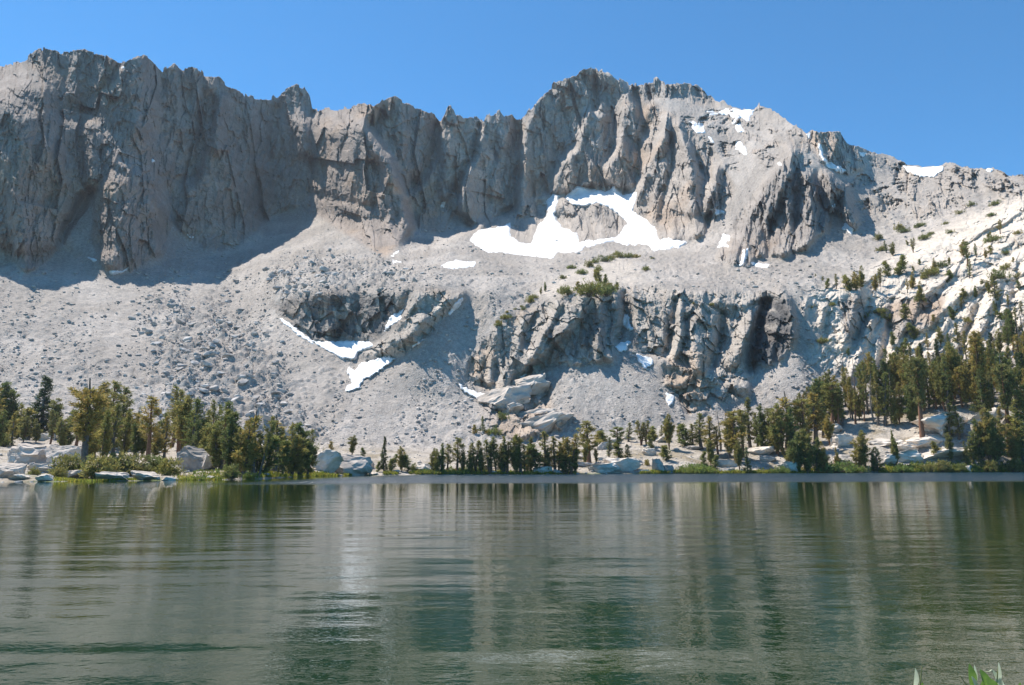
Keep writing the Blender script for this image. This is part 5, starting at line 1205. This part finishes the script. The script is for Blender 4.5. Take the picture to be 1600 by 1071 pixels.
P("in the right shore forest", (1442, 692, 560, "giant", 0.85, 0), (1532, 640, 518, "giant", 0.9, 1), (1578, 690, 570, "giant", 0.8, 0), (1485, 692, 630, "fox", 1.2), (1499, 692, 634, "fox", 1.2), (1487, 722, 676, "clump", 0.7), (1460, 714, 690, "small"), (1546, 728, 640, "round", 0.7), (1532, 724, 655, "clump"), (1558, 728, 645, "clump"), (1586, 726, 662, "clump"), (1600, 724, 640, "clump", 1.1), (1520, 726, 676, "clump", 0.8), (1512, 730, 690, "clump", 0.7), (1592, 700, 610, "fox"), (1612, 700, 600, "fox"), (1566, 690, 636, "fox"))
# the belt of forest between the shore and the granite hillside
edge = np.array([(1232, 634), (1290, 590), (1340, 560), (1400, 548), (1450, 540), (1500, 520), (1540, 500), (1600, 480), (1630, 470)], float)
nb_ = 0
for k in range(9000):
    if nb_ >= 150: break
    x = rf.uniform(1240, 1625); e = np.interp(x, edge[:, 0], edge[:, 1])
    yb = rf.uniform(e + 44, 668 if x < 1430 else 652)
    if yb < e + 40: continue
    h = rf.uniform(50, 88) if yb > 620 else rf.uniform(38, 64)
    if any(abs(x - q[0]) < 4 and abs(yb - q[1]) < 9 for q in PLANTS): continue
    kd = rf.choice(["fox", "fox", "fox", "clump", "clump", "round", "fir", "thin"] if rf.random() < 0.9 else ["snag"])
    P("in the upper forest belt", (x, yb, max(yb - h, e - 6), kd, rf.uniform(0.9, 1.25))); nb_ += 1
# lower filling, close to the water on the right
for x, yb, yt, kd in [(1325, 738, 716, "bush"), (1340, 740, 722, "willow"), (1408, 738, 722, "willow"), (1450, 738, 720, "krum"), (1470, 738, 716, "bush"), (1545, 736, 716, "bush"), (1580, 736, 714, "bush"), (1505, 738, 722, "bush"), (1600, 737, 718, "willow"), (1300, 738, 718, "willow")]:
    P("on the right bank", (x, yb, yt, kd))
P("at the water right of centre", (1090, 741, 722, "willow", 1.0), (1072, 741, 728, "willow", 0.8), (1106, 740, 727, "willow", 0.8), (1222, 740, 726, "willow", 0.6), (1208, 740, 730, "willow", 0.5))
# hillside scatter read off the photograph
HILL = [(1292, 452, 436, "small"), (1307, 452, 428, "fox"), (1328, 455, 428, "small"), (1345, 452, 416, "clump"), (1338, 455, 424, "clump"), (1375, 448, 418, "fox"), (1368, 455, 428, "clump"), (1388, 432, 408, "small"), (1395, 400, 378, "clump"), (1372, 376, 364, "krum"), (1385, 395, 376, "fox"), (1376, 392, 382, "krum"),
 (1406, 362, 348, "krum"), (1411, 366, 355, "krum"), (1433, 356, 348, "krum"), (1418, 386, 376, "small"), (1427, 395, 372, "fox"), (1440, 376, 366, "krum"), (1452, 368, 362, "krum"), (1478, 350, 345, "krum"), (1484, 365, 358, "krum"), (1500, 335, 328, "krum"), (1518, 322, 314, "krum"), (1556, 320, 312, "krum"), (1553, 337, 331, "krum"),
 (1410, 418, 398, "clump"), (1405, 430, 402, "small"), (1425, 452, 425, "clump"), (1418, 458, 436, "fox"), (1437, 470, 440, "clump"), (1445, 436, 426, "krum"), (1460, 426, 404, "clump"), (1450, 432, 418, "krum"), (1483, 414, 402, "clump"), (1472, 418, 406, "krum"), (1480, 442, 425, "small"), (1487, 436, 420, "small"), (1437, 414, 405, "small"), (1428, 424, 416, "small"),
 (1506, 402, 375, "clump"), (1512, 416, 378, "fox"), (1526, 402, 380, "fox"), (1515, 435, 405, "fox"), (1540, 404, 388, "clump"), (1548, 398, 384, "small"), (1563, 366, 343, "fox"), (1555, 377, 364, "krum"), (1545, 372, 362, "small"), (1570, 398, 390, "krum"), (1590, 366, 358, "krum"), (1583, 410, 402, "small"), (1577, 420, 408, "krum"), (1560, 436, 420, "krum"), (1550, 450, 425, "fox"), (1556, 478, 430, "fox"), (1545, 460, 438, "clump"),
 (1536, 454, 436, "clump"), (1525, 466, 446, "clump"), (1505, 470, 452, "small"), (1503, 484, 466, "fox"), (1488, 500, 480, "small"), (1592, 452, 438, "small"), (1590, 434, 424, "krum"), (1565, 500, 485, "small"), (1580, 500, 486, "clump"), (1555, 496, 470, "fox"), (1512, 505, 492, "krum"), (1440, 472, 455, "krum"), (1414, 500, 476, "small"), (1385, 500, 488, "krum"), (1370, 490, 480, "krum"), (1325, 556, 545, "small"), (1353, 498, 486, "krum"),
 (1280, 534, 526, "krum"), (1300, 478, 472, "krum"), (1268, 482, 478, "krum"), (1394, 540, 520, "small"), (1428, 530, 505, "small"), (1450, 545, 520, "fox"), (1470, 540, 510, "clump"), (1498, 545, 505, "fox"), (1410, 552, 530, "small"), (1575, 480, 460, "fox"), (1597, 492, 470, "fox"), (1458, 505, 492, "small"), (1274, 434, 428, "small"), (1286, 440, 432, "small")]
for it in HILL:
    P("on the granite hillside at right", it)
LEDGE = [(845, 462, 448, "clump"), (852, 456, 440, "clump"), (835, 470, 458, "krum"), (828, 474, 462, "krum"), (815, 482, 476, "krum"), (818, 486, 478, "krum"), (804, 486, 480, "krum"), (793, 492, 484, "krum"), (786, 500, 490, "krum"), (780, 508, 498, "krum"), (776, 511, 502, "krum"), (890, 460, 446, "krum"), (903, 456, 440, "small"), (908, 460, 446, "small"), (918, 462, 440, "krum"), (925, 458, 446, "krum"),
 (932, 442, 421, "clump"), (938, 446, 424, "small"), (944, 448, 430, "small"), (955, 455, 438, "krum"), (965, 455, 440, "clump"), (920, 418, 406, "krum"), (930, 412, 402, "krum"), (944, 410, 398, "krum"), (956, 406, 396, "krum"), (968, 402, 392, "krum"), (985, 402, 393, "krum"), (996, 402, 396, "krum"), (896, 420, 412, "krum"), (880, 436, 428, "krum"), (914, 428, 420, "krum"), (935, 424, 414, "krum"), (1010, 424, 415, "krum"), (1020, 406, 401, "krum"), (948, 462, 446, "krum"), (962, 398, 392, "krum"), (1085, 475, 470, "krum"), (1110, 478, 473, "krum")]
for it in LEDGE:
    P("on top of the broad crag", it)
P("on the slope left of the fallen slabs", (754, 676, 650, "fir", 0.9), (741, 677, 664, "small"), (764, 680, 670, "krum", 0.9), (778, 680, 665, "krum", 1.0), (785, 656, 642, "krum", 0.7))

cnt = {}
seen_rank = {}
byreg = {}
for idx, pl in enumerate(PLANTS):
    byreg.setdefault((pl[5], pl[3]), []).append(idx)
for key, lst in byreg.items():
    lst.sort(key=lambda i: PLANTS[i][0])
    for n_, i in enumerate(lst):
        seen_rank[i] = (n_, len(lst))
first = {}
pr = random.Random(3)
for idx, (x, yb, yt, kind, wf, region, var) in enumerate(PLANTS):
    protos = PROTO[kind]
    v = var if var is not None else pr.randrange(len(protos))
    tmesh, cmesh, H = protos[v]
    ysl = float(np.interp(x, RXS, ysh))
    gx_, gy_, gz_ = ground_at(x, min(yb, ysl - 0.3))
    _, tzt = ray(x, yt)
    hm = float(tzt) * gy_ + CAM_H - gz_
    s_ = max(hm, 0.6) / H
    name = KINDNAME[kind][0]
    e = bpy.data.objects.new(name, None); C.objects.link(e)
    e.empty_display_size = 0.5
    e.location = (gx_, gy_, max(gz_, 0.0) - 0.1)
    wfac = wf * pr.uniform(1.2, 1.5) if kind in ('fox', 'small', 'thin', 'fir') else wf * pr.uniform(1.0, 1.2)
    if region == 'in the upper forest belt':
        wfac *= 0.66
    if region == 'on the centre shore':
        wfac *= 1.02
    if kind in ("krum",):
        wfac *= 0.72
    e.scale = (s_ * wfac, s_ * wfac, s_)
    e.rotation_euler = (0, 0, 0 if kind == "lean" else pr.uniform(0, 6.28))
    n_, tot = seen_rank[idx]
    if tot == 1:
        lab = "the only " + KINDNAME[kind][1] + " " + region
    else:
        lab = ordinal(n_) + " " + KINDNAME[kind][1] + " from left " + region
    e["label"] = lab; e["category"] = CATNAME[kind]; e["group"] = KINDNAME[kind][1] + "s " + region
    part = "trunk" if kind not in ("krum", "bush", "willow") else "stems"
    o = link(part, tmesh, e)
    if cmesh is not None:
        link("crown" if part == "trunk" else "foliage", cmesh, e)
# ------------------------------------------------------------------ grass along the water and the near bank
def grass_strip(name, spans, col, hpx, seed, label, n_per=7):
    r = random.Random(seed); mb = MB()
    for x0, x1, dy in spans:
        n = int((x1 - x0) * n_per)
        xs_ = np.array([r.uniform(x0, x1) for _ in range(n)])
        ys_ = np.interp(xs_, RXS, ysh) - np.array([abs(r.gauss(0, 0.5)) * dy + 0.25 for _ in range(n)])
        X, Y, Z = displace(xs_, ys_, False)
        for k in range(n):
            h = hpx / FPX * Y[k] * r.uniform(0.5, 1.3)
            c = np.array(col) * r.uniform(0.7, 1.35) * np.array([r.uniform(0.85, 1.25), 1, 1])
            p = np.array([X[k], Y[k], max(Z[k], 0.0) - 0.05])
            for _ in range(3):
                mb.blade(p + np.array([r.gauss(0, .25), r.gauss(0, .25), 0]), np.array([r.gauss(0, .45), r.gauss(0, .45), 1.0]), h, h * 0.30, c, r)
    o = link(name, mb.mesh(name, MAT_NEEDLE))
    o["kind"] = "stuff"; o["label"] = label; o["category"] = "grass"
grass_strip("shore_grass", [(268, 350, 7), (400, 480, 5), (476, 528, 4), (538, 566, 4), (600, 622, 3), (640, 690, 5), (690, 900, 3.5), (1000, 1062, 3), (1120, 1240, 4), (1240, 1340, 5), (1370, 1610, 7), (86, 140, 7), (150, 210, 3)],
            (0.26, 0.29, 0.06), 4.0, 31, "bright yellow green grass along the waterline")
grass_strip("meadow_grass", [(655, 760, 9), (1060, 1120, 9), (1400, 1610, 12), (300, 345, 12)], (0.16, 0.20, 0.06), 5.0, 32, "darker green sedge behind the waterline", 5)
# near bank under the camera
gx, gy = np.meshgrid(np.linspace(-30, 30, 61), np.linspace(-12, 4.6, 24))
gz = 0.42 - np.clip(gy - 0.5, 0, 9) * 0.16 + 0.10 * fbm(gx / 2.0, gy / 2.0, 4, 240)
h_, w_ = gx.shape
jj, ii = np.meshgrid(np.arange(h_ - 1), np.arange(w_ - 1), indexing='ij')
qq = np.stack([(jj * w_ + ii).ravel(), (jj * w_ + ii + 1).ravel(), ((jj + 1) * w_ + ii + 1).ravel(), ((jj + 1) * w_ + ii).ravel()], 1)
bank = structure(link("near_bank", mesh_from("near_bank", np.stack([gx.ravel(), gy.ravel(), gz.ravel()], 1), qq, stone_mat("bank soil", (0.20, 0.17, 0.12), 6.0, 0.05, 0.3))))
bank["label"] = "grassy bank at the near side of the lake"; bank["category"] = "bank"

def leaf_mat(name, c0, c1):
    m, nt, p = new_mat(name)
    tc = nnode(nt, "ShaderNodeTexCoord")
    n = noise_node(nt, tc.outputs["Object"], 30, 3, 0.6)
    r = ramp(nt, n.outputs["Fac"], [(0.3, c0), (0.7, c1)])
    nt.links.new(r.outputs[0], p.inputs["Base Color"]); p.inputs["Roughness"].default_value = 0.5
    tr = nnode(nt, "ShaderNodeBsdfTranslucent"); nt.links.new(r.outputs[0], tr.inputs["Color"])
    ms = nnode(nt, "ShaderNodeMixShader"); ms.inputs[0].default_value = 0.4
    nt.links.new(p.outputs[0], ms.inputs[1]); nt.links.new(tr.outputs[0], ms.inputs[2])
    nt.links.new(ms.outputs[0], [q_ for q_ in nt.nodes if q_.type == 'OUTPUT_MATERIAL'][0].inputs[0])
    return m
MAT_LEAF = leaf_mat("willow leaf", (0.10, 0.20, 0.035), (0.20, 0.33, 0.07))
MAT_LEAFP = leaf_mat("pale leaf underside", (0.42, 0.48, 0.32), (0.62, 0.66, 0.50))
MAT_STEM = leaf_mat("green stem", (0.16, 0.20, 0.07), (0.30, 0.30, 0.13))
def leaf_mesh(base, tip, width, curl, fold, mat, side):
    """pointed leaf, folded along its midrib and bowed backwards"""
    base = np.array(base, float); tip = np.array(tip, float)
    d = tip - base; L = np.linalg.norm(d); d /= L
    s = np.array(side, float); s -= d * np.dot(s, d); s /= np.linalg.norm(s); n = np.cross(s, d)
    V = []; n_seg = 10
    for k in range(n_seg + 1):
        t = k / n_seg
        w = width * math.sin(math.pi * min(0.999, t ** 0.8)) ** 0.8 * 0.5 + 0.0006
        c = base + d * L * t + n * curl * math.sin(math.pi * t)
        V += [c - s * w + n * fold * w, c, c + s * w + n * fold * w]
    F = []
    for k in range(n_seg):
        for j in (0, 1):
            a = k * 3 + j
            F.append((a, a + 1, a + 4, a + 3))
    return mesh_from("leaf", np.array(V), np.array(F), mat, None, True)
def at_depth(x, y, Y):
    tx, tz = ray(x, y)
    return np.array([float(tx) * Y, Y, float(tz) * Y + CAM_H])
def sprig(loc_px, leaves, stems, label):
    Yd = 3.3
    bx = at_depth(loc_px[0], 1150, Yd)
    gz0 = 0.42 - max(0, Yd - 0.5) * 0.16
    e = bpy.data.objects.new("willow_sprig", None); C.objects.link(e); e.location = (bx[0], Yd, gz0)
    e["label"] = label; e["category"] = "willow sprig"; e["group"] = "willow sprigs on the near bank"
    org = np.array([bx[0], Yd, gz0])
    for pts, r0 in stems:
        mb = MB(); P_ = [np.array([0, 0, -0.05])] + [at_depth(px, py, Yd + dy) - org for px, py, dy in pts]
        mb.tube(P_, list(np.linspace(0.006, r0, len(P_))), 6)
        link("stem", mb.mesh("stem", MAT_STEM), e)
    for (x0, y0, x1, y1, w, mt, curl, dy) in leaves:
        b = at_depth(x0, y0, Yd + dy) - org; t = at_depth(x1, y1, Yd + dy - 0.02) - org
        link("leaf", leaf_mesh(b, t, w / FPX * Yd, curl, 0.25, MAT_LEAFP if mt else MAT_LEAF, (1, 0.35 if mt else 0.1, 0.1)), e)
sprig((1434, 1071), [(1428, 1078, 1430, 1044, 9.5, 1, 0.006, 0), (1437, 1084, 1441, 1066, 7, 0, 0.003, 0.01)], [([(1436, 1100, 0), (1438, 1068, 0), (1440.5, 1041, 0)], 0.0016)], "two small leaves on a thin stem at the lower right, left of the leafy clump")
sprig((1540, 1071), [(1520, 1074, 1514, 1037, 13, 0, 0.006, 0), (1524, 1070, 1522, 1039, 6, 1, 0.004, 0.02), (1543, 1072, 1531, 1046, 12, 0, 0.008, 0.01), (1556, 1082, 1541, 1058, 15, 0, 0.006, -0.02), (1527, 1078, 1518, 1057, 7, 1, 0.004, -0.01), (1560, 1074, 1550, 1046, 9, 1, 0.010, 0.02),
    (1549, 1046, 1538, 1049, 4, 1, 0.004, 0.02), (1561, 1072, 1560, 1035, 7, 1, 0.003, 0), (1530, 1082, 1535, 1064, 10, 0, 0.004, 0), (1585, 1084, 1594, 1066, 9, 0, 0.005, 0), (1566, 1082, 1562, 1060, 8, 1, 0.004, 0.02)],
    [([(1545, 1110, 0), (1555, 1085, 0), (1560, 1040, 0)], 0.002), ([(1540, 1110, 0), (1528, 1085, 0), (1518, 1050, 0)], 0.002), ([(1548, 1110, 0.01), (1515, 1078, 0.01), (1500, 1056, 0.01)], 0.0012), ([(1550, 1110, 0.0), (1572, 1090, 0.0), (1588, 1072, 0.0)], 0.0015)],
    "clump of broad green leaves in the lower right corner of the photo")
# ------------------------------------------------------------------ thin summer haze
hv = np.array([(sx_, sy_, sz_) for sx_ in (-1600.0, 1600.0) for sy_ in (-80.0, 1900.0) for sz_ in (-12.0, 700.0)])
hq = np.array([(0, 1, 3, 2), (4, 6, 7, 5), (0, 4, 5, 1), (2, 3, 7, 6), (0, 2, 6, 4), (1, 5, 7, 3)])
hm_ = bpy.data.materials.new("haze air"); hm_.use_nodes = True
hn = hm_.node_tree; hn.nodes.clear()
ho = hn.nodes.new("ShaderNodeOutputMaterial"); hp = hn.nodes.new("ShaderNodeVolumePrincipled")
hp.inputs["Color"].default_value = (0.78, 0.86, 1.0, 1); hp.inputs["Density"].default_value = 0.000055; hp.inputs["Anisotropy"].default_value = 0.2
hn.links.new(hp.outputs[0], ho.inputs["Volume"])
hz = link("haze", mesh_from("haze", hv, hq, hm_))
hz["kind"] = "stuff"; hz["label"] = "thin bluish haze in front of the far cliffs"; hz["category"] = "haze"
